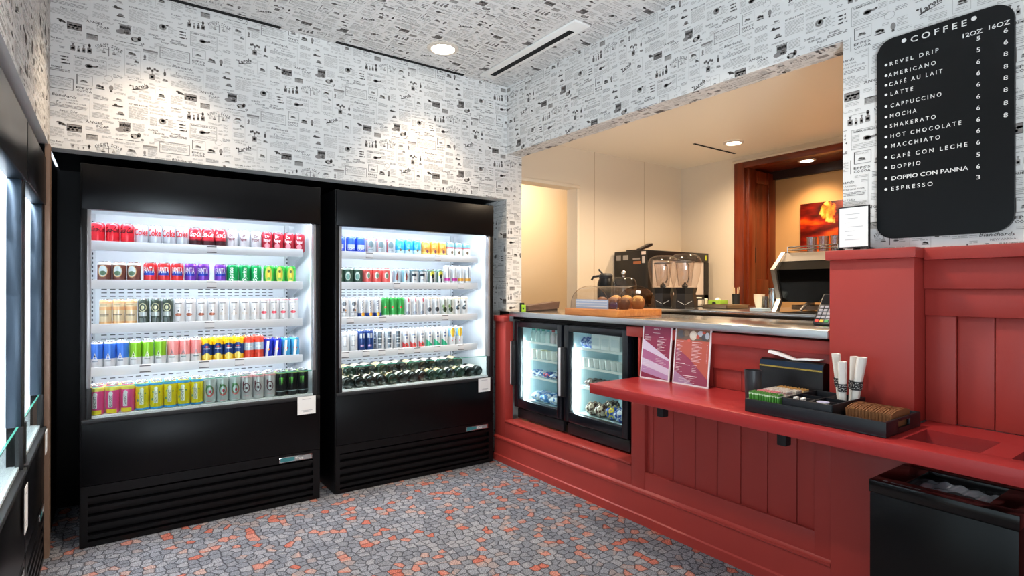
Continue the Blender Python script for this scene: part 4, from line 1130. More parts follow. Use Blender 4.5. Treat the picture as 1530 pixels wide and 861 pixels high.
# ------------------------------------------------------------------ glass-door fridges in the bar front
FRONT = 2.592
def bar_fridge(label, y1, W):
    t = thing('bar_fridge', label, 'fridge', (FRONT, y1, 0.3365), R(-90), 'glass-door fridges in the bar front')
    Hf, Df, k = .776, .55, .03
    b = MB()
    b.box(0, k, .055, Df, .055, Hf).box(W - k, W, .055, Df, .055, Hf).box(k, W - k, Df - .03, Df, .055, Hf).box(k, W - k, .055, Df - .03, Hf - .035, Hf).box(k, W - k, .055, Df - .03, .055, .14)
    b.build('cabinet', BLACK, t)
    b = MB().box(.01, W - .01, .03, .055, .012, .085, 0, .002)
    b.build('kick_panel', M('kick_black', '#1b1b1d', .45), t)
    for x in (.08, W - .08): MB().lathe([(.012, 0), (.012, .055)], 10, (x, .10, 0)).build('foot', BLACKM, t)
    l = MB()
    l.box(k, k + .006, .06, Df - .03, .14, Hf - .035).box(W - k - .006, W - k, .06, Df - .03, .14, Hf - .035).box(k, W - k, Df - .036, Df - .03, .14, Hf - .035)
    l.box(k, W - k, .06, Df - .03, Hf - .041, Hf - .035).box(k, W - k, .06, Df - .03, .14, .152)
    l.build('interior_liner', M('cool_liner', '#bcd2d6', .4), t)
    for z in (.345, .485, .615):
        s = MB()
        for j in range(9): s.tube([(k + .008, .09 + j * .048, z), (W - k - .008, .09 + j * .048, z)], .0022, 6)
        s.box(k + .008, W - k - .008, .078, .084, z - .012, z + .003)
        s.build('wire_shelf', WHITE, t)
    MB().box(k + .012, k + .03, .064, .078, .17, Hf - .16).build('led_strip', M('fridge_led', '#ffffff', .5, emit='#eefaff', es=32), t)
    # door
    f = .048
    d = MB()
    d.box(0, f, 0, .045, .10, Hf - .004, 0, .006).box(W - f, W, 0, .045, .10, Hf - .004, 0, .006).box(f - .003, W - f + .003, 0.001, .044, Hf - .048, Hf - .004, 0, .006)
    d.box(f - .003, W - f + .003, 0.001, .044, .10, .168, 0, .008)
    d = d.build('door', M('door_black', '#10131a', .28), t)
    MB().box(f, W - f, .018, .024, .165, Hf - .045).build('glass_pane', GLASS, d)
    hm = MB().box(-.022, -.006, -.034, -.018, .275, .615, 0, .004)
    hm.build('handle', M('handle_silver', '#f1f2f4', .35, .1), d)
    MB().box(-.008, .030, -.026, .002, .27, .62, 0, .006).build('handle_mount', BLACKM, d)
    return t
f1 = bar_fridge('black glass-door fridge at the far end of the red bar', 3.588, .566)
f2 = bar_fridge('black glass-door fridge under the end of the red ledge', 2.994, .60)

def pack_mat(c, spot):
    nm = 'pack' + c + (spot or '')
    if nm in _mats: return _mats[nm]
    m = M(nm, c, .28, .1)
    nt = m.node_tree
    b = nt.nodes['Principled BSDF']
    tc = nt.nodes.new('ShaderNodeTexCoord')
    nz = nt.nodes.new('ShaderNodeTexNoise')
    nz.inputs['Scale'].default_value = 38
    nz.inputs['Detail'].default_value = 4
    r = ramp(nt, [(.40, c), (.50, c), (.55, spot or c), (.66, spot or c), (.70, c)])
    nt.links.new(tc.outputs['Object'], nz.inputs['Vector'])
    nt.links.new(nz.outputs['Fac'], r.inputs[0])
    nt.links.new(r.outputs[0], b.inputs['Base Color'])
    bp = nt.nodes.new('ShaderNodeBump')
    bp.inputs['Strength'].default_value = .8
    bp.inputs['Distance'].default_value = .006
    nt.links.new(nz.outputs['Fac'], bp.inputs['Height'])
    nt.links.new(bp.outputs['Normal'], b.inputs['Normal'])
    return m
def pillow(mb, cx, cy, cz, w, d, h, mi=0, rz=0.0, tilt=0.0):
    """a crimped snack packet lying down"""
    bm = bmesh.new()
    bmesh.ops.create_grid(bm, x_segments=14, y_segments=12, size=.5)
    up = [v.co.copy() for v in bm.verts]
    for v in bm.verts:
        x, y = v.co.x, v.co.y
        e = max(0, (1 - (2*x)**4)) ** .5 * max(0, (1 - (2*y)**6)) ** .5
        v.co.z = .46 * e * (1 + .12 * math.sin(11*x + 9*y) + .10 * math.cos(17*y - 6*x))
    g2 = bmesh.ops.duplicate(bm, geom=list(bm.faces))['geom']
    for v in [q for q in g2 if isinstance(q, bmesh.types.BMVert)]: v.co.z *= -1
    bmesh.ops.reverse_faces(bm, faces=[q for q in g2 if isinstance(q, bmesh.types.BMFace)])
    bmesh.ops.remove_doubles(bm, verts=list(bm.verts), dist=.0005)
    mt = Matrix.Translation((cx, cy, cz)) @ Matrix.Rotation(rz, 4, 'Z') @ Matrix.Rotation(tilt, 4, 'X') @ Matrix.Diagonal((w, d, h, 1))
    bmesh.ops.transform(bm, matrix=mt, verts=list(bm.verts))
    return mb.bm(bm, mi)
def inside(fr, x, y, z):          # fridge-local -> world
    c = fr.location
    return (c.x + y, c.y - x, c.z + z)
def packet(fr, x, y, z, w, d, h, col, label, group, rz=0.0, spot=None, nm='snack_packet', cat='packet'):
    p = inside(fr, x, y, z)
    o = pillow(MB(), 0, 0, h * .5, d, w, h).build(nm, [pack_mat(col, spot)], None, p, 60)
    o.rotation_euler = (0, 0, rz)
    tag(o, label, cat, group)
    return o
def tub(fr, x, y, z, r, h, col, capc, label, group, nm='dairy_tub', cat='tub'):
    o = MB().lathe([(r*.8, 0), (r*.82, .002), (r, h*.9)], 18).build(nm, [M('tub' + col, col, .4)], None, inside(fr, x, y, z))
    tag(o, label, cat, group)
    MB().lathe([(r*1.05, h*.9), (r*1.05, h*.97), (r*.95, h)], 18).build('lid', M('tub' + capc, capc, .4), o)
    return o
def small_bottle(fr, x, y, z, col, capc, label, group, r=.024, h=.105):
    o = MB().lathe([(r*.9, 0), (r, .004), (r, h*.62), (r*.45, h*.82), (r*.45, h*.88)], 16).build('juice_bottle', [M('jb' + col, col, .25)], None, inside(fr, x, y, z))
    tag(o, label, 'bottle', group)
    MB().lathe([(r*.55, h*.86), (r*.55, h)], 14).build('cap', M('jb' + capc, capc, .4), o)
    return o
NTH = ['nearest the handle', 'second from the handle', 'third from the handle', 'fourth from the handle', 'fifth from the handle', 'sixth from the handle', 'seventh from the handle', 'eighth from the handle']
for k, (c_, q_) in enumerate([('#cfe6e4', '#2fa391'), ('#cfe6e4', '#2fa391'), ('#cfe6e4', '#2fa391'), ('#d8eae8', '#3aa8a8'), ('#e4d2d4', '#b8404c'), ('#e4d2d4', '#b8404c'), ('#dcdfe8', '#c04a50')]):
    small_bottle(f1, .115 + k*.060, .105, .6185, c_, q_, 'small pale bottle with coloured cap, top shelf of far bar fridge, %s' % NTH[k], 'small bottles in the far bar fridge', .023, .098)
for k in range(7):
    tub(f1, .118 + k*.060, .115, .4885, .027, .07, '#f0efe8', ('#e8e4d0', '#f4f4f2', '#e8dcae')[k % 3], 'small white tub, middle shelf of the far bar fridge, %s' % NTH[k], 'white tubs in the far bar fridge')
for k, (c_, s_) in enumerate([('#2c5c9c', '#e8ecf0'), ('#d8dde4', '#3a6cb0'), ('#2f66ae', '#d83c3c'), ('#d8dde4', '#2c5c9c'), ('#c23a42', '#e8d8d8')]):
    packet(f1, .13 + k*.082, .13, .3515, .070, .11, .042, c_, '%s snack packet, lowest wire shelf of the far bar fridge, %s' % (('blue', 'white', 'deep blue', 'white', 'red')[k], NTH[k]), 'packets in the far bar fridge', 0, s_)
for k, (x, c_, s_) in enumerate([(.15, '#dfe4ea', '#5a90cc'), (.26, '#3a7cc0', '#e4e8ee'), (.37, '#dfe6ec', '#3a78c0'), (.47, '#3c80c8', '#d8e0e8')]):
    packet(f1, x, .16, .1565, .092 if k % 2 else .088, .17, .07, c_, '%s bag on the floor of the far bar fridge, %s' % (('white', 'blue')[k % 2], NTH[k]), 'bags on the far bar fridge floor', R((4, -4, 3, -3)[k]), s_, 'snack_bag', 'bag')
for k in range(8):
    tub(f2, .110 + k*.054, .11, .4885, .024, .062, '#eef0ee', ('#f6f6f4', '#e2e8e6')[k % 2], 'small white pot, middle shelf of the near bar fridge, %s' % NTH[k], 'white pots in the near bar fridge', 'dessert_pot')
for k, x in enumerate((.095, .155)):
    packet(f2, x, .14, .6185, .055, .1, .07, '#2c54a4', 'blue packet, top shelf of the near bar fridge, %s' % NTH[k], 'blue packets on the near fridge top shelf', 0, '#c8d4e8')
def carton(fr, x, y, z, w, d, h, col, label, group, nm='reflection_box'):
    o = MB().box(-d/2, d/2, -w/2, w/2, 0, h, 0, .003).build(nm, [M('ct' + col, col, .5)], None, inside(fr, x, y, z))
    tag(o, label, 'carton', group)
    MB().box(-d/2 - .0012, -d/2 - .0002, -w*.4, w*.4, h*.25, h*.75).build('front_label', M('ctl', '#dfe6e8', .5), o)
    return o
for k, x in enumerate((.235, .325, .415)):  # added white boxes that imitate a pale reflection in the door glass
    carton(f2, x, .13, .6185, .082, .10, .105, '#f1f2f1', 'white box standing in for a door glass reflection, near bar fridge, %s' % ('leftmost of three', 'middle of three', 'rightmost of three')[k], 'white boxes standing in for a reflection')
carton(f2, .52, .13, .6185, .07, .10, .10, '#1f6f8c', 'teal carton at the right end of the near bar fridge top shelf', None, 'teal_carton')
for k, x in enumerate((.15, .24, .34, .44)):
    packet(f2, x, .15, .3485, .088, .13, .055, '#3a2420', 'dark brown packet, lowest wire shelf of the near bar fridge, %s' % NTH[k], 'dark packets in the near bar fridge', R(4 * k), '#7a6a60')
for k, (x, y, c_, s_) in enumerate([(.16, .14, '#4a2c22', '#c8b8a4'), (.25, .14, '#54342a', '#d8c8b4'), (.34, .15, '#2a58b8', '#e0c848'), (.43, .14, '#2450b0', '#dfe6f2'), (.52, .15, '#2f64c4', '#e0d050'), (.20, .27, '#4a2c22', '#c8b8a4'), (.38, .28, '#2a58b8', '#e8ecf2')]):
    packet(f2, x, y, .157, .074, .115, .085, c_, '%s snack bag, floor of the near bar fridge, %s' % ('brown' if c_[1] in '45' else 'blue', (NTH[k] if k < 5 else ('behind the brown ones', 'behind the blue ones')[k - 5])), 'snack bags on the near fridge floor', R((3, -3, 3, -3, 2, 4, -3)[k]), s_, 'snack_bag', 'bag')

# ------------------------------------------------------------------ menu boards leaning on the bar front
def menu(label, y0, y1, kind):
    t = thing('menu_board', label, 'menu', (2.545, (y0 + y1) / 2, .8425), 0, 'menu boards on the red ledge')
    w, h = y0 - y1, .312
    lean = math.atan2(.030, .29)
    o = Vector((0, w/2, 0)); u = Vector((0, -1, 0)); v = Vector((math.sin(lean), 0, math.cos(lean))); n = u.cross(v)
    MB().prism([(0, 0), (w, 0), (w, h), (0, h)], o, u, v, -n * .006).build('acrylic_holder', M('holder_edge', '#e9e4e6', .2), t)
    e = n * .0007
    b = .008
    c = MB()
    P = lambda a, q: (b + a * (w - 2*b), b + q * (h - 2*b))
    if kind == 0:
        c.poly([P(0, 0), P(1, 0), P(1, 1), P(0, 1)], o + e, u, v, 0)
        c.poly([P(0, .10), P(1, 0), P(1, .09), P(0, .24)], o + e*1.6, u, v, 1)
        c.poly([P(0, .24), P(1, .09), P(1, .22), P(0, .38)], o + e*1.6, u, v, 2)
        c.poly([P(0, .38), P(1, .22), P(1, .36), P(0, .56)], o + e*1.6, u, v, 3)
        c.poly([P(0, .56), P(1, .36), P(1, .40), P(0, .75)], o + e*1.6, u, v, 2)
        mats = [M('menu_plum', '#8b2f4d', .25), M('menu_mauve', '#b58bb4', .25), M('menu_lilac', '#cfc0d6', .25), M('menu_rose', '#a8648c', .25), PAPERW]
    else:
        c.poly([P(0, 0), P(1, 0), P(1, .80), P(0, .80)], o + e, u, v, 0)
        c.poly([P(0, 0), P(1, 0), P(1, .12), P(.45, .46), P(0, .66)], o + e*1.4, u, v, 1)
        c.poly([P(0, 0), P(.6, 0), P(0, .22)], o + e*1.8, u, v, 2)
        c.poly([P(0, .80), P(1, .80), P(1, 1), P(0, 1)], o + e, u, v, 3)
        def blob(a, q, ra, rq, mi, k=2.0): c.poly([P(a + ra*math.cos(6.283*i/14), q + rq*math.sin(6.283*i/14)) for i in range(14)], o + e*k, u, v, mi)
        blob(.15, .9, .11, .07, 6); blob(.52, .89, .11, .085, 5); blob(.52, .89, .07, .05, 7, 2.4); blob(.66, .87, .05, .035, 8, 2.8); blob(.74, .93, .10, .05, 9); blob(.86, .87, .10, .06, 6, 2.4); blob(.83, .95, .05, .025, 8, 2.8); blob(.93, .9, .06, .06, 9, 2.8); blob(.3, .92, .1, .05, 10); blob(.40, .80, .05, .03, 8, 2.8)
        mats = [M('menu_salmon', '#b65a4c', .25), M('menu_wine', '#94405a', .25), M('menu_dusk', '#a884a4', .25), M('menu_brown', '#7d6656', .25), PAPERW, M('plate_cream', '#eadfc8', .4), M('dish_grey', '#5d5e62', .4), M('dish_pale', '#f0ead8', .4), M('tomato', '#d9604c', .4), M('dish_blue', '#c8d0d6', .4), M('dish_tan', '#8f7a60', .4)]
    q = MB(); LT = len(mats); mats.append(M('menu_lettering', '#efdfe4', .5))
    def ln(a, y, l, t_=.006): q.poly([P(a, y), P(a + l, y), P(a + l, y + t_), P(a, y + t_)], o + e*4, u, v, LT)
    if kind == 0:
        q.text('MENU', o + e*4 + u*(w*.5) + v*(h*.915), u, v, .011, .045, LT, 'C')
        ln(.36, .875, .26); ln(.05, .83, .14, .008)
        for i in range(4): ln(.05, .80 - i*.022, .22 + .03*(i % 2), .004)
        ln(.58, .80, .18, .008)
        for i in range(9): ln(.54, .765 - i*.026, (.32, .18, .26, .20)[i % 4], .008 if i in (2, 4, 6) else .004)
        for i in range(8): ln(.52, .48 - i*.03, (.38, .3)[i % 2], .003)
        for i in range(7): ln(.06, .34 - i*.03, (.3, .22)[i % 2], .003)
    else:
        ln(.04, .765, .2, .009); ln(.5, .765, .3, .009)
        for i in range(13):
            ln(.04, .73 - i*.026, (.14, .10, .17, .12)[i % 4], .005); ln(.5, .73 - i*.026, (.26, .20, .30, .24)[i % 4], .005); ln(.94, .73 - i*.026, .02, .005)
        ln(.05, .355, .28, .012); ln(.34, .34, .14, .006)
        for i in range(5): ln(.05, .32 - i*.028, (.12, .2, .1)[i % 3], .005); ln(.54, .35 - i*.03, (.14, .12)[i % 2], .005)
        ln(.28, .14, .42, .012)
        for i in range(5): ln((.34, .16)[i % 2], .11 - i*.022, (.3, .36)[i % 2], .004)
    c.add(q.v, q.f, 0); c.m[-len(q.f):] = q.m
    s = c.build('printed_sheet', mats, t)
    return t
menu('plum and lilac striped menu board leaning on the bar, nearer the fridges', 2.256, 2.044, 0)
menu('red menu board with a food photo strip along its top', 2.021, 1.79, 1)

# ------------------------------------------------------------------ black condiment tray and what stands in it
TX0, TX1, TY0, TY1, TZ = 2.212, 2.522, .835, 1.375, .8425
tray = thing('condiment_tray', 'long black tray of condiments on the red ledge beside the pillar', 'tray', ((TX0 + TX1)/2, (TY0 + TY1)/2, TZ))
TB = M('tray_black', '#12151b', .42)
m = MB().box(TX0, TX1, TY0, TY1, TZ, TZ + .008, 0, .003).box(TX0, TX0 + .010, TY0, TY1, TZ + .004, TZ + .055, 0, .003).box(TX1 - .010, TX1, TY0, TY1, TZ + .004, TZ + .055, 0, .003)
m.box(TX0 + .005, TX1 - .005, TY1 - .010, TY1, TZ + .004, TZ + .055, 0, .003)
# handle slot in the near end
m.box(TX0 + .005, TX0 + .105, TY0, TY0 + .010, TZ + .004, TZ + .055, 0, .003).box(TX1 - .105, TX1 - .005, TY0, TY0 + .010, TZ + .004, TZ + .055, 0, .003).box(TX0 + .1, TX1 - .1, TY0, TY0 + .010, TZ + .004, TZ + .02).box(TX0 + .1, TX1 - .1, TY0, TY0 + .010, TZ + .044, TZ + .055, 0, .002)
m.at(tray, 'tray_body', TB)
FL = TZ + .0085
tum = thing('black_tumbler', 'black plastic tumbler standing at the far end of the condiment tray', 'tumbler', (2.36, 1.426, LZ1 + .0005))
m = MB().lathe([(.030, 0), (.032, .002), (.037, .158), (.0345, .158), (.029, .006), (.0002, .006)], 26, capt=False)
m.build('cup', M('tumbler_black', '#2a2b2f', .4), tum)
nd = thing('napkin_dispenser', 'black napkin dispenser with a gold stripe beside the pillar', 'napkin dispenser', (2.57, 1.35, .8425))
ndy0, ndy1, ndx, NZ = 1.205, 1.500, 2.534, LZ1 + .0005
nd.location = (2.57, 1.35, NZ)
m = MB()
m.prism([(.004, 0), (.072, 0), (.072, .178), (.058, .192), (.03, .196), (.010, .186), (.004, .168)], (ndx, ndy0, NZ), (1, 0, 0), (0, 0, 1), (0, ndy1 - ndy0, 0))
m.at(nd, 'housing', M('napkin_box_black', '#0b0b0d', .3))
MB().prism([(.0005, .166), (.0035, .166), (.012, .188), (.009, .189)], (ndx, ndy0 + .002, NZ), (1, 0, 0), (0, 0, 1), (0, ndy1 - ndy0 - .004, 0)).at(nd, 'glossy_lip', M('lip_blue_black', '#1c2a3c', .06))
MB().box(ndx - .001, ndx + .003, ndy0 + .002, ndy1 - .002, NZ + .158, NZ + .165).at(nd, 'gold_stripe', M('gold', '#d8b860', .25, .8))
na = MB()
na.prism([(0, .030), (.045, .022), (.12, .006), (.165, .010), (.24, .014), (.245, .020), (.165, .018), (.12, .011), (.045, .034), (.004, .042)], (ndx + .024, ndy1 - .03, NZ + .19), (0, -1, 0), (0, 0, 1), (.04, 0, 0))
na.at(nd, 'white_napkin', PAPERW)
# sachets: upright in the open end of the tray
def sachet(x, y, col, stripe, label, group, rx):
    o = MB().box(-.024, .024, -.0014, .0014, 0, .078, 0, .0006).build('sugar_sachet', [M('sa' + col, col, .55)], None, (x, y, FL))
    o.rotation_euler = (rx, 0, R(rnd.uniform(-3, 3)))
    tag(o, label, 'sachet', group)
    MB().box(-.0243, .0243, -.0017, .0017, .066, .072).build('crimp', M('sa' + stripe, stripe, .55), o)
    return o
CNT = ['first', 'second', 'third', 'fourth', 'fifth', 'sixth', 'seventh', 'eighth', 'ninth', 'tenth', 'eleventh', 'twelfth']
for k in range(12):
    sachet(2.250, 1.360 - k * .0112, '#4f8f3a', '#d4e4c8', 'green sugar sachet standing in the tray, %s from the far end' % CNT[k], 'green sachets in the tray', R(rnd.uniform(-2, 2)))
for (col, st, nm, xx, y0_, n_) in (('#e08a94', '#f6eaea', 'pink', 2.303, 1.356, 7), ('#ece2da', '#c8a8a0', 'white', 2.356, 1.358, 9), ('#ebe3d6', '#b8aca0', 'cream', 2.409, 1.358, 10), ('#d9a860', '#e8d0a0', 'tan', 2.462, 1.354, 10)):
    for k in range(n_):
        sachet(xx, y0_ - k * .0125, col, st, '%s sweetener sachet standing in the tray, %s from the far end' % (nm, CNT[k]), '%s sachets in the tray' % nm, R(rnd.uniform(-2, 2)))
# small divided caddy in the middle
cad = thing('divided_caddy', 'small black divided caddy inside the long tray', 'caddy', (2.34, 1.12, FL))
cx0, cx1, cy0, cy1, cz1 = 2.224, 2.50, 1.02, 1.218, FL + .075
cx1 = 2.505
m = MB().box(cx0, cx1, cy0, cy1, FL, FL + .03).box(cx0, cx0 + .006, cy0, cy1, FL + .028, cz1, 0, .002).box(cx1 - .006, cx1, cy0, cy1, FL + .028, cz1, 0, .002).box(cx0, cx1, cy0, cy0 + .006, FL + .028, cz1, 0, .002).box(cx0, cx1, cy1 - .006, cy1, FL + .028, cz1, 0, .002)
m.at(cad, 'box', TB)
m = MB().box(cx0 + .006, cx1 - .006, 1.118, 1.122, FL + .03, cz1 - .004).box(2.30, 2.304, cy0 + .006, cy1 - .006, FL + .03, cz1 - .004).box(2.38, 2.384, cy0 + .006, cy1 - .006, FL + .03, cz1 - .004)
m.at(cad, 'divider', TB)
pod = thing('creamer_cup', 'small lilac lidded creamer cup in the divided caddy', 'creamer cup', (2.265, 1.075, FL + .0305))
MB().lathe([(.014, 0), (.020, .040), (.023, .041), (.023, .0435)], 18, capt=False).build('pot', M('pod_white', '#e6e4ea', .4), pod)
MB().lathe([(.023, .0436), (.0002, .0438)], 18, capb=False, capt=False).build('foil_lid', M('pod_lilac', '#b9bbe0', .3, .2), pod)
for k, (x, y) in enumerate(((2.262, 1.178), (2.262, 1.150))):
    o = MB().box(-.012, .012, -.006, .006, 0, .048, 0, .002).build('white_packet', [PAPERW], None, (x, y, FL + .0305))
    tag(o, 'little white packet poking out of the caddy, %s the green sachets' % ('nearer' if k == 0 else 'farther from'), 'packet', 'white packets in the caddy')
    MB().box(-.0122, .0122, -.0062, .0062, .04, .044).build('fold', M('fold_grey', '#cfcac4', .6), o)
# rolled cutlery with patterned bands, standing in the caddy's back corner
def roll(x, y, h, r, lx, ly, label):
    t = thing('napkin_cutlery_roll', label, 'cutlery roll', (x, y, FL + .0335), 0, 'cutlery rolls in the caddy')
    n = 18
    v, f = [], []
    def ringp(z, k, fl=0):
        return [((r*k + .002*math.sin(3*a) + fl*math.cos(2*a)) * math.cos(a) + lx*z/h, (r*k*.8 + .001*math.sin(5*a)) * math.sin(a) + ly*z/h, z) for a in [6.2832*i/n for i in range(n)]]
    zs = [(0, .92, 0), (h*.2, .95, 0), (h*.4, .92, 0), (h*.62, 1.0, .001), (h*.85, 1.1, .003), (h, 1.12, .004), (h*.985, .95, .003), (h*.93, .6, 0)]
    for z, k, fl in zs: v += ringp(z, k, fl)
    for i in range(len(zs) - 1):
        for j in range(n): f.append((i*n + j, i*n + (j+1) % n, (i+1)*n + (j+1) % n, (i+1)*n + j))
    f.append(tuple(reversed(range(n)))); f.append(tuple((len(zs)-1)*n + j for j in range(n)))
    MB().add(v, f).build('napkin', M('napkin_white', '#efe9e0', .8), t)
    b = MB()
    za, zb = h*.36, h*.53
    A = [((r*1.0 + .0016) * math.cos(a) + lx*za/h, (r*.8 + .0024) * math.sin(a) + ly*za/h, za) for a in [6.2832*i/24 for i in range(24)]]
    B = [((r*1.0 + .0018) * math.cos(a) + lx*zb/h, (r*.8 + .0026) * math.sin(a) + ly*zb/h, zb) for a in [6.2832*i/24 for i in range(24)]]
    b.add(A + B, [(i, (i+1) % 24, 24 + (i+1) % 24, 24 + i) for i in range(24)], 0)
    for i in range(24):        # scattered light scrolls of the pattern
        for j in range(3):
            a0 = 6.2832 * (i + rnd.random()) / 24
            z0 = za + (zb - za) * (.12 + .26*j + .2*rnd.random())
            rr = .0026
            pts = []
            for q in range(6):
                aa = a0 + rr / r * math.cos(q * 1.047) * (.6 + .6*rnd.random()); z = z0 + rr * .5 * math.sin(q * 1.047)
                pts.append(((r + .0026) * math.cos(aa) + lx*z/h, (r*.8 + .0034) * math.sin(aa) + ly*z/h, z))
            b.add(pts, [tuple(range(6))], 1)
    b.build('paper_band', [M('band_black', '#1c1b1d', .6), M('band_print', '#cfcac6', .6)], t)
roll(2.472, 1.100, .212, .0175, -.004, .020, 'white cutlery roll with black patterned band, leftmost of the four')
roll(2.405, 1.066, .190, .0175, -.010, -.004, 'white cutlery roll with black patterned band, shortest, second from left')
roll(2.482, 1.062 + .001, .205, .0165, .006, -.006, 'white cutlery roll with black patterned band, mostly hidden behind the others')
roll(2.446, 1.044 - .002, .208, .0200, .010, -.028, 'white cutlery roll with black patterned band, rightmost and thickest')
# row of brown paper cup sleeves
for k in range(50):
    y = 1.008 - k * .00316
    t = None
    a, h = .034 + .0016*math.sin(k*1.7), .070 + .0022*math.sin(k*2.3)
    o = MB().prism([(-a - .040, 0), (a + .040, 0), (a + .046, h*.88), (a*.9, h), (-a*.9, h), (-a - .046, h*.86)], (0, 0, 0), (1, 0, 0), (0, 0, 1), (0, -.0026, 0))
    o = o.build('cup_sleeve', [M('kraft', '#8a5a34', .75), ], None, (2.38, y, FL))
    tag(o, 'brown paper cup sleeve standing in the packed row in the tray', 'cup sleeve', 'brown cup sleeves in the tray')

# ------------------------------------------------------------------ waste bin under the ledge
bn = thing('waste_bin', 'black box waste bin under the red ledge', 'bin', (2.32, .672, 0))
B0, B1, B2, B3, BZ = 2.17, 2.475, .472, .871, .700
m = MB().box(B0, B1, B2, B3, 0, .655, 0, .004)
m.at(bn, 'body', M('bin_black', '#060607', .3, spec=.25))
m = MB().box(B0 - .002, B0 + .062, B2 - .002, B3 + .002, .656, BZ, 0, .003).box(B1 - .03, B1 + .002, B2 - .002, B3 + .002, .656, BZ, 0, .003).box(B0 + .06, B1 - .028, B3 - .09, B3 + .002, .656, BZ, 0, .003).box(B0 + .06, B1 - .028, B2 - .002, B2 + .085, .656, BZ, 0, .003)
m.at(bn, 'lid_frame', M('bin_lid', '#070708', .2, spec=.4))
mk = MB()
mk.poly([(0, 0), (.014, 0), (.014, .011), (0, .011)], (B0 + .014, B3 - .035, BZ + .0004), (0, -1, 0), (1, 0, 0))
for i in range(10):
    mk.poly([(0, 0), (.0062, 0), (.0062, .010), (.004, .010 - .003*(i % 3)), (.0022, .004), (0, .010)], (B0 + .014, B3 - .060 - i*.0088, BZ + .0004), (0, -1, 0), (1, 0, 0))
mk.at(bn, 'moulded_mark', M('bin_mark', '#55585c', .4))
v, f = [], []
nx, ny = 22, 34
for i in range(nx + 1):
    for j in range(ny + 1):
        v.append((B0 + .063 + (B1 - B0 - .094)*i/nx, B2 + .084 + (B3 - B2 - .172)*j/ny, .668 + .007*math.sin(i*.8 + j*.33) * math.sin(j*.55) - .02*(math.sin(3.14*i/nx) * math.sin(3.14*j/ny))))
for i in range(nx):
    for j in range(ny): f.append((i*(ny+1)+j, (i+1)*(ny+1)+j, (i+1)*(ny+1)+j+1, i*(ny+1)+j+1))
MB().add(v, f).at(bn, 'bag_liner', M('bag_grey', '#5d626b', .16, .3), None, 60)
# ------------------------------------------------------------------ menu chalkboard on the pier
bd = thing('coffee_menu_board', 'large black rounded menu board headed COFFEE on the papered pier', 'menu board', (2.60, .80, 1.60))
K = 2.603 / 2.56
byc, bzc = (1.003 + .571) / 2 * K, 1.366 + ((1.570 + 2.379) / 2 - 1.366) * K
bw, bh, br = (1.003 - .571) * K, (2.379 - 1.570) * K, .062
pts = []
for cx_, cz_, a0 in ((bw/2 - br, bh/2 - br, 0), (-bw/2 + br, bh/2 - br, 90), (-bw/2 + br, -bh/2 + br, 180), (bw/2 - br, -bh/2 + br, 270)):
    for i in range(9): pts.append((cx_ + br * math.cos(R(a0 + i*11.25)), cz_ + br * math.sin(R(a0 + i*11.25))))
bd.location = (2.603, byc, bzc - bh/2)
K2 = 2.6025 / 2.545
def by(y): return y * K2
def bz(z): return 1.366 + (z - 1.366) * K2
W_ = M('board_lettering', '#eceae6', .7)
bo = lambda y, z: (2.6025, by(y), bz(z))
LB = []
def line(name, items):
    m = MB()
    for it in items: it(m)
    LB.append(m)
def dot(y, z, r): return lambda m: m.poly([(r*math.cos(6.2832*i/18), r*math.sin(6.2832*i/18)) for i in range(18)], bo(y, z), (0, -1, 0), (0, 0, 1))
def tx(t, y0, y1, z, h, bold=.006): return lambda m: m.text(t, (2.6025, by((y0 + y1)/2), bz(z) - h/2), (0, -1, 0), (0, 0, 1), h, abs(y1 - y0) * K2, 0, 'C', 3, bold)
def sp(t): return ' '.join(t)
line('heading', [dot(.901, 2.348, .0085), dot(.680, 2.349, .0085), tx(sp('COFFEE'), .878, .701, 2.3435, .024, .012)])
line('column_heads', [tx('12OZ', .713, .656, 2.297, .0165, .01), tx('16OZ', .638, .580, 2.2995, .0165, .01)])
rows_ = [('REVEL DRIP', .950, .787, 2.2725, 5, 6), ('AMERICANO', .955, .796, 2.228, 5, 6), ('CAFÉ AU LAIT', .952, .775, 2.190, 6, 8), ('LATTE', .947, .870, 2.1505, 6, 8), ('CAPPUCCINO', .947, .778, 2.103, 6, 8), ('MOCHA', .949, .858, 2.062, 6, 8), ('SHAKERATO', .949, .796, 2.022, 6, 8), ('HOT CHOCOLATE', .947, .717, 1.9805, 6, 8), ('MACCHIATO', .945, .782, 1.9415, 6, None), ('CAFÉ CON LECHE', .945, .699, 1.8975, 6, None), ('DOPPIO', .943, .845, 1.8565, 5, None), ('DOPPIO CON PANNA', .943, .696, 1.811, 6, None), ('ESPRESSO', .944, .805, 1.7695, 3, None)]
bulz = [2.272, 2.229, 2.19, 2.151, 2.104, 2.061, 2.022, 1.98, 1.942, 1.899, 1.857, 1.813, 1.769]
p1z = [2.273, 2.232, 2.189, 2.148, 2.107, 2.063, 2.022, 1.98, 1.939, 1.898, 1.854, 1.811, 1.772]
p2z = [2.273, 2.232, 2.192, 2.148, 2.108, 2.066, 2.02, 1.977]
def spaced(t): return ' '.join(list(t)) if 'PANNA' not in t else t
for i, (t, a, b_, z, p1, p2) in enumerate(rows_):
    it = [dot(.9635, bulz[i], .0052), tx(spaced(t), a, b_, z, .0165 if 'É' not in t else .0165, .008), tx(str(p1), .6725, .6615, p1z[i], .0165, .008)]
    if p2: it.append(tx(str(p2), .597, .585, p2z[i], .0165, .008))
    line('menu_line', it)

bm_ = MB().prism(pts, (2.603, byc, bzc), (0, -1, 0), (0, 0, 1), (.0175, 0, 0))
for m in LB: bm_.add(m.v, m.f, 1)
bm_.at(bd, 'board', [M('chalkboard', '#07090c', .34, spec=.3), W_], None, 60)

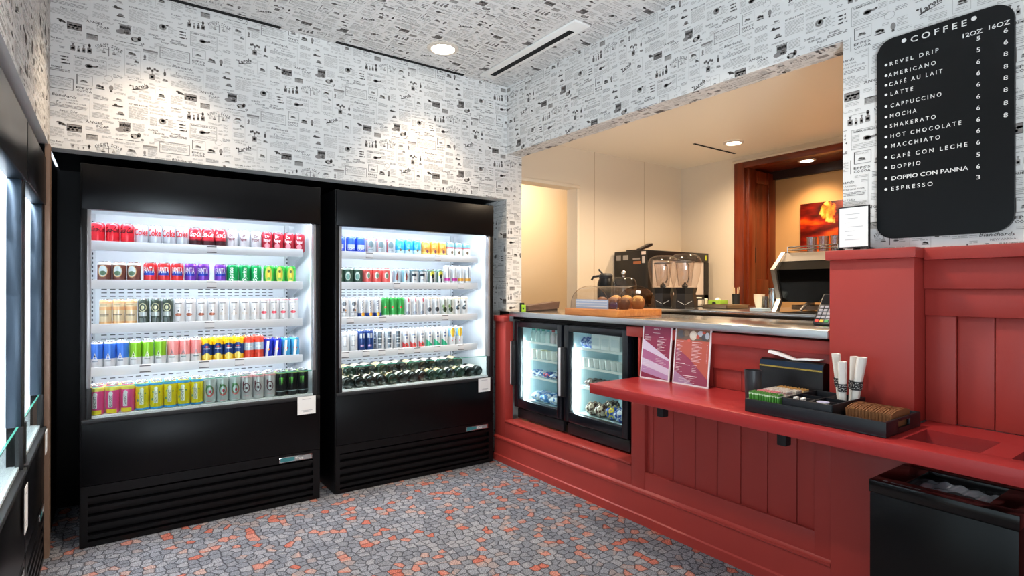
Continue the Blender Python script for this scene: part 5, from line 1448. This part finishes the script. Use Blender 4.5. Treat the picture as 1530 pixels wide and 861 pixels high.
# framed sheet standing on the pillar cap
fs = thing('framed_sheet', 'small black framed white sheet on an easel on the pillar cap', 'sign', (2.585, 1.085, 1.5315))
sy0, sy1, sz0, sz1 = 1.147, 1.032, 1.545, 1.713
th = .0
m = MB()
for a in ((sy1 - .004, sy0 + .004, sz0 - .004, sz0 + .001), (sy1 - .004, sy0 + .004, sz1 - .001, sz1 + .004), (sy1 - .004, sy1 + .001, sz0, sz1), (sy0 - .001, sy0 + .004, sz0, sz1)): m.box(2.556, 2.565, *a)
m.box(2.559, 2.565, sy1, sy0, sz0, sz1)
m.at(fs, 'frame', BLACKM)
m = MB().box(2.5565, 2.5588, sy1 + .001, sy0 - .001, sz0 + .001, sz1 - .001, 0)
for i in range(7): m.quad((2.5562, sy0 - .022 - .012*(i % 2), sz1 - .03 - i*.018), (0, -.06 + .02*(i % 3), 0), (0, 0, .002), 1)
m.at(fs, 'sheet', [PAPERW, M('faint_print', '#b3b0b3', .8)])
m = MB().prism([(0, 0), (.05, 0), (.012, .10), (.004, .10)], (2.563, (sy0 + sy1)/2 - .004, 1.532), (1, 0, 0), (0, 0, 1), (0, .008, 0)).box(2.545, 2.60, sy1 - .006, sy1 + .004, 1.532, 1.541).box(2.545, 2.60, sy0 - .004, sy0 + .006, 1.532, 1.541)
m.at(fs, 'easel', BLACKM)

# ------------------------------------------------------------------ on the steel worktop
SZ = 1.1845
pc = thing('pastry_case', 'clear domed pastry case on a honey wood base on the worktop', 'pastry case', (2.81, 2.735, SZ))
P0, P1, Q0, Q1 = 2.592, 3.02, 2.485, 2.985
MB().box(P0, P1, Q0, Q1, SZ, SZ + .045, 0, .004).at(pc, 'wood_base', OAK)
prof = []
c0, c1, hh = P0 + .03, P1 - .03, .155
for i in range(21):
    a = math.pi * i / 20
    prof.append(((c0 + c1)/2 - (c1 - c0)/2 * math.cos(a) * (1 - .12*math.sin(a)), SZ + .046 + hh * math.sin(a) ** .62))
m = MB()
n = len(prof)
vs = [(x, Q0 + .03, z) for x, z in prof] + [(x, Q1 - .03, z) for x, z in prof]
m.add(vs, [(i, n + i, n + i + 1, i + 1) for i in range(n - 1)])
m.at(pc, 'acrylic_dome', ACRYL, None, 60)
for y in (Q0 + .03, Q1 - .03):
    MB().add([(x, y, z) for x, z in prof], [tuple(range(n))]).at(pc, 'acrylic_end', ACRYL)
    MB().tube([(x, y, z) for x, z in prof], .0022, 6).at(pc, 'rim', glass_mat('acrylic_edge', '#e4dcd6', .08, 6))
MB().tube([(2.80, Q0 + .022, SZ + .16), (2.80, Q0 - .0, SZ + .16)], .011, 10).at(pc, 'knob', WHITE)
PZ = SZ + .0455
def pastry(nm, label, x, y, r, h, col, top, z=PZ, wrap=None):
    t = thing(nm, label, 'pastry', (x, y, z), rnd.random()*3, 'pastries in the domed case')
    mb = MB()
    mb.lathe([(r*.7, 0), (r*.9, h*.35), (r*1.0, h*.5), (r*.85, h*.8), (r*.4, h), (.0003, h*1.02)], 14, capt=False)
    mb.v = [(x_*(1 + .10*math.sin(5*math.atan2(y_, x_))), y_*(1 + .08*math.cos(4*math.atan2(y_, x_))), z_) for x_, y_, z_ in mb.v]
    mb.build('crumb', M('pa' + col, col, .7, bump=.5, bscale=90), t, None, 60)
    if top:
        mb = MB().lathe([(r*.93, h*.62), (r*.72, h*.93), (r*.3, h*1.06), (.0003, h*1.07)], 14, capt=False, capb=False)
        mb.build('topping', M('pa' + top, top, .5), t, None, 60)
    return t
gp = ['near end', 'second from the near end', 'third from the near end', 'far end']
for k, y in enumerate((2.565, 2.665, 2.765)):
    pastry('muffin', 'brown muffin in the pastry case, %s of the front row' % gp[k], 2.74, y, .042, .075, '#5a3018', '#7a4a26')
for k, y in enumerate((2.57, 2.67, 2.77)):
    pastry('pastry_bun', 'golden bun in the pastry case, %s of the back row' % gp[k], 2.88, y, .045, .085, '#9a5e2a', '#cf9a52')
for k, y in enumerate((2.86, 2.915)):
    pastry('dark_cookie', 'dark brown cookie in the far part of the pastry case, %s one' % ('nearer' if k == 0 else 'farther'), 2.80, y, .026, .05, '#3a2820', None)
pb = thing('price_sheet', 'pale blue ruled card leaning inside the pastry case front', 'card', (2.662, 2.80, PZ))
m = MB().box(2.660, 2.6635, 2.63, 2.945, PZ, PZ + .062, 0)
for i in range(3): m.quad((2.6597, 2.94, PZ + .012 + i*.018), (0, -.3, 0), (0, 0, .006), 1)
m.at(pb, 'card_face', [M('card_blue', '#a9c3e4', .3), M('card_white', '#e9eef6', .3)])

cd_ = thing('cake_dome', 'clear glass cake dome with a ball knob behind the pastry case', 'cake dome', (3.10, 2.905, SZ))
MB().lathe([(.055, 0), (.05, .006), (.015, .016), (.014, .070), (.06, .080), (.108, .084), (.108, .090), (.0003, .090)], 28, capt=False).build('stand', glass_mat('clear_stand', '#e8ecea', .04, 3), cd_)
MB().lathe([(.095, .0915), (.096, .20), (.092, .235), (.080, .256), (.055, .266), (.012, .268)], 32, capb=False, capt=False).build('glass_dome', glass_mat('dome_glass', '#eef0ee', .03, 2.2), cd_, None, 60)
MB().lathe([(.010, .268), (.008, .278), (.016, .288), (.018, .300), (.013, .312), (.0003, .316)], 18, capt=False).build('knob', CHROME, cd_, None, 60)

ap = thing('coffee_airpot', 'black pump coffee pot beyond the cake dome on the worktop', 'coffee pot', (3.14, 3.13, SZ))
MB().lathe([(.062, 0), (.065, .01), (.065, .22), (.055, .25), (.05, .262)], 24).build('body', BLACK, ap)
MB().lathe([(.052, .2625), (.054, .285), (.04, .30), (.0003, .302)], 24, capt=False).build('pump_lid', BLACKM, ap)
MB().tube([(-.02, .05, .28), (-.045, .09, .275), (-.05, .105, .25)], .009, 8).build('spout', BLACKM, ap)
MB().tube([(-.0, .03, .295), (-.0, .07, .325), (.0, .075, .335)], .007, 8).build('lever', BLACKM, ap)

ch_ = thing('card_holder', 'lime green card in a black holder at the far end of the worktop', 'card', (2.60, 3.47, SZ))
MB().box(2.585, 2.615, 3.485, 3.510, SZ, SZ + .07, 0, .002).at(ch_, 'holder', BLACKM)
MB().box(2.586, 2.590, 3.435, 3.484, SZ, SZ + .055, 0, .001).at(ch_, 'green_card', M('lime_card', '#a4cc2c', .5))
MB().box(2.5855, 2.5862, 3.449, 3.470, SZ + .02, SZ + .034).at(ch_, 'dark_square', BLACKM)
ty = thing('serving_tray', 'brown wedge-shaped wooden tray at the far end of the worktop', 'tray', (2.82, 3.52, SZ))
MB().prism([(0, .004), (.31, .02), (.32, .075), (.0, .045)], (2.665, 3.50, SZ), (1, 0, 0), (0, 0, 1), (0, .10, 0)).at(ty, 'tray_side', wood_mat('dark_walnut', '#4a342a', '#6b5044', 7, .5, 'X'))
MB().prism([(.02, .0), (.30, 0), (.30, .0195), (.02, .0045)], (2.665, 3.505, SZ), (1, 0, 0), (0, 0, 1), (0, .09, 0)).at(ty, 'foot_rail', M('walnut_dark', '#33241d', .6))

te = thing('card_terminal', 'black card payment terminal on the worktop beside the pillar', 'card terminal', (2.93, 1.37, SZ))
til = Matrix.Translation((0, 0, .075)) @ Matrix.Rotation(R(-52), 4, 'Y')
m = MB().box(-.095, .095, -.042, .042, -.014, .014, 0, .006).xf(til); m.build('housing', M('terminal_black', '#16181c', .35), te)
m = MB().box(-.07, .04, -.036, .036, .0142, .0148)
m = MB()
for r_ in range(4):
    for c_ in range(3):
        m.box(-.062 + r_*.021, -.062 + r_*.021 + .015, -.033 + c_*.023, -.033 + c_*.023 + .018, .013, .0175, 0, .001)
m.xf(til).build('keypad', M('key_grey', '#9a9ca8', .5), te)
for nm_, c_, y_ in (('red_key', '#d83a30', .014), ('yellow_key', '#e0b830', -.009), ('green_key', '#3aa050', -.032)):
    MB().box(-.086, -.070, y_, y_ + .018, .013, .0175, 0, .001).xf(til).build(nm_, M(nm_, c_, .5), te)
MB().box(.03, .088, -.035, .035, .0135, .0152).xf(til).build('screen', M('terminal_screen', '#0a0c10', .1), te)
MB().box(-.05, .06, -.04, .04, 0, .02, 0, .004).build('base', M('terminal_base', '#23303c', .4), te)
MB().prism([(-.03, .02), (.05, .02), (.04, .07), (.0, .05)], (0, -.03, 0), (1, 0, 0), (0, 0, 1), (0, .06, 0)).build('neck', M('terminal_black'), te)

# ------------------------------------------------------------------ back counter and machines
BZ_ = 1.2065
bc = thing('back_counter', 'steel topped back counter carrying the coffee machines', 'counter', (4.1, 2.3, 0))
MB().box(3.60, 4.80, 1.15, 3.795, BZ_ - .037, BZ_, 0, .004).at(bc, 'steel_top', STEEL)
MB().box(3.64, 4.78, 1.17, 3.79, .10, BZ_ - .0375).at(bc, 'cabinet', M('back_cabinet', '#5c4a3c', .5))
MB().box(3.70, 4.74, 1.2, 3.75, 0, .10).at(bc, 'plinth', BLACKM)
BS = BZ_ + .0005
ov = thing('countertop_oven', 'big black box oven with warning stickers on its side', 'oven', (4.34, 3.57, BS))
O0, O1, O2, O3, OZ = 3.90, 4.79, 3.364, 3.775, 1.715
MB().box(O0, O1, O2 + .03, O3, BS + .02, OZ, 0, .006).at(ov, 'housing', M('oven_black', '#100e0e', .35))
m = MB().box(O0, O1, O2, O2 + .03, OZ - .09, OZ, 0, .005).box(O0, O0 + .06, O2, O2 + .03, BS + .03, OZ - .09).box(O1 - .07, O1, O2, O2 + .03, BS + .03, OZ - .09).box(O0, O1, O2, O2 + .03, BS + .02, BS + .10)
dr = m.at(ov, 'door_frame', M('oven_black'))
MB().box(O0 + .06, O1 - .07, O2 + .008, O2 + .02, BS + .10, OZ - .09).at(ov, 'door_glass', M('oven_glass_reflection', '#cdbdb0', .35, .0))  # matt beige paints in what the door glass reflects
MB().box(O1 - .055, O1 - .035, O2 - .0012, O2 - .0002, OZ - .07, OZ - .02).at(ov, 'yellow_sticker', M('sticker_yellow', '#c8cc3a', .5))
for (y, z, w, h, c_) in ((3.72, 1.655, .06, .05, '#8d857e'), (3.63, 1.655, .065, .045, '#9a928a'), (3.50, 1.64, .085, .016, '#8a8078'), (3.49, 1.605, .09, .026, '#9c5a34'), (3.415, 1.69, .05, .03, '#d8c4b8'), (3.415, 1.63, .035, .065, '#b8aca4')):
    MB().box(O0 - .0012, O0 - .0002, y - w/2, y + w/2, z - h/2, z + h/2).at(ov, 'warning_sticker', M('stk' + c_, c_, .6))
for x in (O0 + .05, O1 - .05):
    for y in (O2 + .06, O3 - .05): MB().lathe([(.015, 0), (.015, .022)], 10, (x, y, BS)).at(ov, 'foot', BLACKM)
m = MB().box(O0 + .02, O0 + .20, O2 + .12, O2 + .28, OZ + .001, OZ + .012, 0, .003); m.prism([(0, 0), (.16, .05), (.17, .075), (.15, .075), (0, .018)], (O0 + .12, O2 + .19, OZ + .008), (1, 0, 0), (0, 0, 1), (0, .05, 0))
m.at(ov, 'flue', M('oven_black'))

def blender(label, x, y):
    t = thing('bar_blender', label, 'blender', (x, y, BS), R(37), 'blenders on the back counter')
    t.scale = (1.04, 1.04, 1.08)
    m = MB()
    m.lathe([(.094, 0), (.098, .008), (.096, .05), (.082, .11), (.094, .150), (.096, .158), (.0003, .158)], 8, capt=False)
    m.build('motor_base', M('blender_black', '#1d1a19', .38), t, None, 24)
    for s_ in (-1, 1): MB().tube([(-.101, s_*.006, .03), (-.096, s_*.052, .055)], .0022, 6).build('trim_line', GREYM, t)
    m = MB().lathe([(.090, .160), (.102, .20), (.118, .27), (.126, .33), (.123, .365), (.106, .394), (.07, .412), (.0003, .416)], 28, capb=False, capt=False)
    m.build('clear_cover', glass_mat('cover_clear', '#f6f4f3', .05, 2.6), t, None, 60)
    m = MB().lathe([(.050, .170), (.062, .27), (.072, .345), (.070, .345), (.060, .27), (.048, .172)], 12, capb=False, capt=False)
    m.build('inner_jar', glass_mat('jar_clear', '#f8f6f5', .05, 1.4), t, None, 60)
    MB().lathe([(.02, .1585), (.026, .165), (.02, .18), (.008, .186), (.008, .196)], 14).build('blade_hub', M('hub_grey', '#565450', .3, .6), t)
    MB().lathe([(.073, .346), (.075, .356), (.04, .360), (.0003, .361)], 20).build('jar_lid', M('lid_smoke', '#6a625e', .4), t)
    MB().tube([(.074, -.02, .34), (.107, -.03, .33), (.108, -.03, .22), (.070, -.02, .20)], .006, 8).build('handle', M('lid_smoke'), t)
    return t
blender('clear-jar bar blender with black base, nearer the espresso machine', 3.83, 2.915)
blender('clear-jar bar blender with black base, farther and nearer the oven', 3.885, 3.185)

# espresso machine, its back to the customers
em = thing('espresso_machine', 'silver and black espresso machine with glasses on top', 'espresso machine', (4.05, 1.78, BS))
E0, E1 = 1.40, 2.17
side = [(3.83, BS), (3.875, BS), (3.93, BS + .09), (4.30, BS + .09), (4.33, BS), (4.37, BS), (4.40, 1.44), (4.36, 1.632), (3.95, 1.632), (3.805, 1.504), (3.89, 1.294)]
for y in (E0, E1 - .03):
    MB().prism([(a, z) for a, z in side], (0, y, 0), (1, 0, 0), (0, 0, 1), (0, .03, 0)).at(em, 'side_panel', M('machine_silver', '#948c84', .34, .8))
MB().prism([(3.915, 1.275), (4.34, 1.275), (4.36, 1.56), (3.90, 1.562), (3.835, 1.502)], (0, E0 + .03, 0), (1, 0, 0), (0, 0, 1), (0, E1 - E0 - .06, 0)).at(em, 'black_back', M('machine_black', '#060606', .1))
MB().prism([(3.897, 1.563), (4.36, 1.561), (4.36, 1.625), (3.952, 1.625)], (0, E0 + .03, 0), (1, 0, 0), (0, 0, 1), (0, E1 - E0 - .06, 0)).at(em, 'top_strip', M('machine_strip', '#7d756c', .4, .7))
m = MB()
for z in (1.648, 1.668): m.tube([(4.34, E0 + .03, z), (3.965, E0 + .03, z), (3.965, E1 - .04, z), (4.34, E1 - .04, z)], .004, 8)
for y in (E0 + .03, (E0 + E1)/2, E1 - .04): m.tube([(3.965, y, 1.624), (3.965, y, 1.668)], .004, 8)
m.at(em, 'cup_rail', CHROME)
m = MB().box(3.912, 3.9135, 1.93, 2.03, 1.30, 1.306)
m.at(em, 'blue_light_line', M('machine_mark', '#6d88a8', .2))
for y in (1.62, 1.95):
    MB().tube([(3.90, y + .05, BS + .010), (3.93, y + .03, BS + .05), (3.96, y, BS + .075), (4.0, y - .02, BS + .08)], .011, 8).at(em, 'leg', M('machine_silver'))
    MB().lathe([(.02, 0), (.02, .006)], 12, (3.90, y + .05, BS)).at(em, 'leg_foot', M('machine_silver'))
MB().box(3.98, 4.30, E0 + .05, E1 - .06, BS + .012, BS + .045, 0, .004).at(em, 'drip_tray', M('tray_steel', '#8d7a68', .3, .7))
for y in (1.60, 1.88):
    MB().tube([(4.18, y, 1.275), (4.18, y, 1.24), (4.25, y, 1.235), (4.38, y, 1.225)], .014, 8).at(em, 'portafilter', M('porta', '#6b5138', .35, .4))
def tumbler(x, y, label):
    t = thing('drinking_glass', label, 'glass', (x, y, 1.6255), 0, 'glasses on the espresso machine')
    MB().lathe([(.030, 0), (.034, .105), (.0325, .105), (.029, .008), (.0003, .008)], 20, capt=False).build('glass_wall', glass_mat('tumbler_glass', '#dfe6ea', .03, 5), t, None, 40)
    MB().lathe([(.0345, .100), (.035, .106), (.0325, .106)], 20, capb=False, capt=False).build('rim', glass_mat('rim_glass', '#cfd8dc', .05, 8), t)
for k, y in enumerate((1.985, 1.905, 1.825, 1.75)): tumbler(4.02, y, 'clear drinking glass upside on the espresso machine, %s from its near end' % ['first', 'second', 'third', 'fourth'][k] if 0 else 'clear drinking glass on the espresso machine, %s from its silver side panel' % ['first', 'second', 'third', 'fourth'][k])

# smaller things on the back counter
ct = thing('stirrer_cup', 'black cup of wooden stirrers on the back counter', 'cup', (4.52, 2.895, BS))
MB().lathe([(.030, 0), (.034, .115), (.031, .115), (.028, .006), (.0003, .006)], 20, capt=False).build('cup', BLACKM, ct)
for k in range(6):
    a = k * 1.05
    MB().tube([(.012*math.cos(a), .012*math.sin(a), .008), (.026*math.cos(a), .026*math.sin(a), .165 + .006*(k % 3))], .0028, 6).build('stirrer', M('birch', '#e4cda8', .6), ct)
bx_ = thing('green_box', 'small lime green tissue box on the back counter', 'box', (4.46, 3.035, BS))
MB().box(-.06, .06, -.06, .06, 0, .058, 0, .003).build('carton', M('lime_box', '#8fb53c', .5), bx_)
MB().poly([(.02*math.cos(i*.5236), .012*math.sin(i*.5236)) for i in range(12)], (-.0606, 0, .03), (0, -1, 0), (0, 0, 1)).build('dark_print', BLACKM, bx_)
MB().prism([(-.02, 0), (.02, 0), (.012, .014), (0, .02), (-.01, .012)], (0, .015, .0585), (1, 0, 0), (0, 0, 1), (0, -.03, 0)).build('tissue', PAPERW, bx_)
wb_ = thing('white_canister', 'squat cream canister beside the green box', 'canister', (4.40, 3.145, BS))
MB().lathe([(.036, 0), (.038, .004), (.038, .056)], 22).build('pot', M('canister_cream', '#e2d2ba', .5), wb_)
MB().lathe([(.039, .0565), (.039, .070), (.03, .072)], 22).build('lid', M('canister_lid', '#efe6d8', .5), wb_)
cr = thing('black_basket', 'small black slatted basket between blender and canister', 'basket', (4.22, 3.10, BS))
m = MB().box(-.05, .05, -.06, .06, 0, .006)
for y in (-.06, .054): m.box(-.05, .05, y, y + .006, .064, .075)
for x in (-.05, .044): m.box(x, x + .006, -.06, .06, .064, .075)
for k in range(6):
    y = -.06 + k * .0228
    m.box(-.05, -.045, y, y + .006, 0, .07).box(.045, .05, y, y + .006, 0, .07)
m.build('slats', BLACKM, cr)
MB().box(-.035, .035, -.045, .045, .0065, .085, 0, .003).build('white_cups', M('canister_lid'), cr)
hp = thing('steel_pan', 'shallow steel pan on the back counter before the green box', 'pan', (4.10, 2.72, BS))
m = MB().box(-.15, .15, -.11, .11, 0, .004)
for a in ((-.15, .15, -.11, -.106), (-.15, .15, .106, .11), (-.15, -.146, -.11, .11), (.146, .15, -.11, .11)): m.box(a[0], a[1], a[2], a[3], 0, .03)
m.box(-.16, .16, -.12, -.106, .027, .030).box(-.16, .16, .106, .12, .027, .030)
m.build('pan_body', M('pan_steel', '#a99882', .3, .8), hp)
MB().box(-.14, .14, -.10, .10, .005, .012).build('folded_cloth', M('cloth_cream', '#d8c0a0', .8), hp)
def cup_stack(x, y, label):
    t = thing('cup_stack', label, 'cups', (x, y, BS))
    for k in range(4):
        MB().lathe([(.026, k*.012), (.042, k*.012 + .075), (.044, k*.012 + .075), (.044, k*.012 + .079), (.039, k*.012 + .079)], 20, capt=False).build('paper_cup', M('cup_white', '#eee4d4', .5), t)
cup_stack(4.36, 2.58, 'stack of white paper cups left of the espresso machine')
def jug(nm, label, x, y, r, h, mat, rim):
    t = thing(nm, label, 'jug', (x, y, BS))
    MB().lathe([(r, 0), (r*1.02, .004), (r*.92, h*.6), (r*.84, h*.9), (r*.95, h), (r*.91, h), (r*.8, h*.9), (r*.86, .008), (.0003, .008)], 22, capt=False).build('body', mat, t, None, 50)
    MB().tube([(r*.9, 0, h*.85), (r*1.6, 0, h*.8), (r*1.6, 0, h*.3), (r*1.0, 0, h*.2)], .004, 8).build('handle', mat, t)
jug('milk_pitcher', 'tall steel milk pitcher against the espresso machine side', 4.08, 2.30, .038, .165, CHROME, None)
jug('glass_jug', 'small clear glass jug beside the milk pitcher', 4.17, 2.41, .036, .10, glass_mat('jug_glass', '#dfe4e4', .03, 4), None)
tl = thing('folded_towel', 'folded pale blue towel beside the espresso machine foot', 'towel', (3.80, 2.24, BS))
MB().box(-.06, .06, -.05, .05, 0, .012, 0, .004).box(-.058, .055, -.048, .05, .0122, .022, 0, .004).build('towel_fold', M('towel_blue', '#a9bccb', .9), tl)
# tan picture rail and sunset picture in the alcove
def sunset_mat():
    m = bpy.data.materials.new('sunset_print')
    m.use_nodes = True
    nt = m.node_tree
    L = nt.links
    b = nt.nodes['Principled BSDF']
    b.inputs['Roughness'].default_value = .3
    tc = nt.nodes.new('ShaderNodeTexCoord')
    sp_ = nt.nodes.new('ShaderNodeSeparateXYZ')
    L.new(tc.outputs['Object'], sp_.inputs[0])
    mp = nt.nodes.new('ShaderNodeMapping')
    mp.inputs['Scale'].default_value = (1, 1.6, 5)
    nz = nt.nodes.new('ShaderNodeTexNoise')
    nz.inputs['Scale'].default_value = 2.2
    nz.inputs['Detail'].default_value = 3
    L.new(tc.outputs['Object'], mp.inputs[0]); L.new(mp.outputs[0], nz.inputs['Vector'])
    r1 = ramp(nt, [(.32, '#2c0604'), (.46, '#6e1206'), (.56, '#a8240a'), (.68, '#d85a10')])
    ma = nt.nodes.new('ShaderNodeMath'); ma.operation = 'MULTIPLY_ADD'; ma.inputs[1].default_value = -.35
    L.new(sp_.outputs['Z'], ma.inputs[0]); L.new(nz.outputs['Fac'], ma.inputs[2])
    L.new(ma.outputs[0], r1.inputs[0])
    # bright blossom-like cloud upper right
    vm = nt.nodes.new('ShaderNodeVectorMath'); vm.operation = 'DISTANCE'; vm.inputs[1].default_value = (0, .10, .14)
    L.new(tc.outputs['Object'], vm.inputs[0])
    n2 = nt.nodes.new('ShaderNodeTexNoise'); n2.inputs['Scale'].default_value = 13; n2.inputs['Detail'].default_value = 4
    L.new(tc.outputs['Object'], n2.inputs['Vector'])
    m3 = nt.nodes.new('ShaderNodeMath'); m3.operation = 'MULTIPLY_ADD'; m3.inputs[1].default_value = -4.4
    L.new(vm.outputs['Value'], m3.inputs[0]); L.new(n2.outputs['Fac'], m3.inputs[2])
    r2 = ramp(nt, [(.10, '#000000'), (.22, '#ffffff')])
    L.new(m3.outputs[0], r2.inputs[0])
    r4 = ramp(nt, [(.38, '#c84010'), (.55, '#f08a28'), (.65, '#f8c060')])
    L.new(n2.outputs['Fac'], r4.inputs[0])
    mx = nt.nodes.new('ShaderNodeMixRGB')
    L.new(r2.outputs[0], mx.inputs[0]); L.new(r1.outputs[0], mx.inputs[1]); L.new(r4.outputs[0], mx.inputs[2])
    L.new(mx.outputs[0], b.inputs['Base Color'])
    return m
pk = thing('wall_picture', 'unframed dark red and orange sunset picture in the alcove', 'picture', (XA - .03, 2.42, 1.95))
MB().box(-.0, .028, -.62, .375, -.30, .235, 0, .002).build('canvas', sunset_mat(), pk)
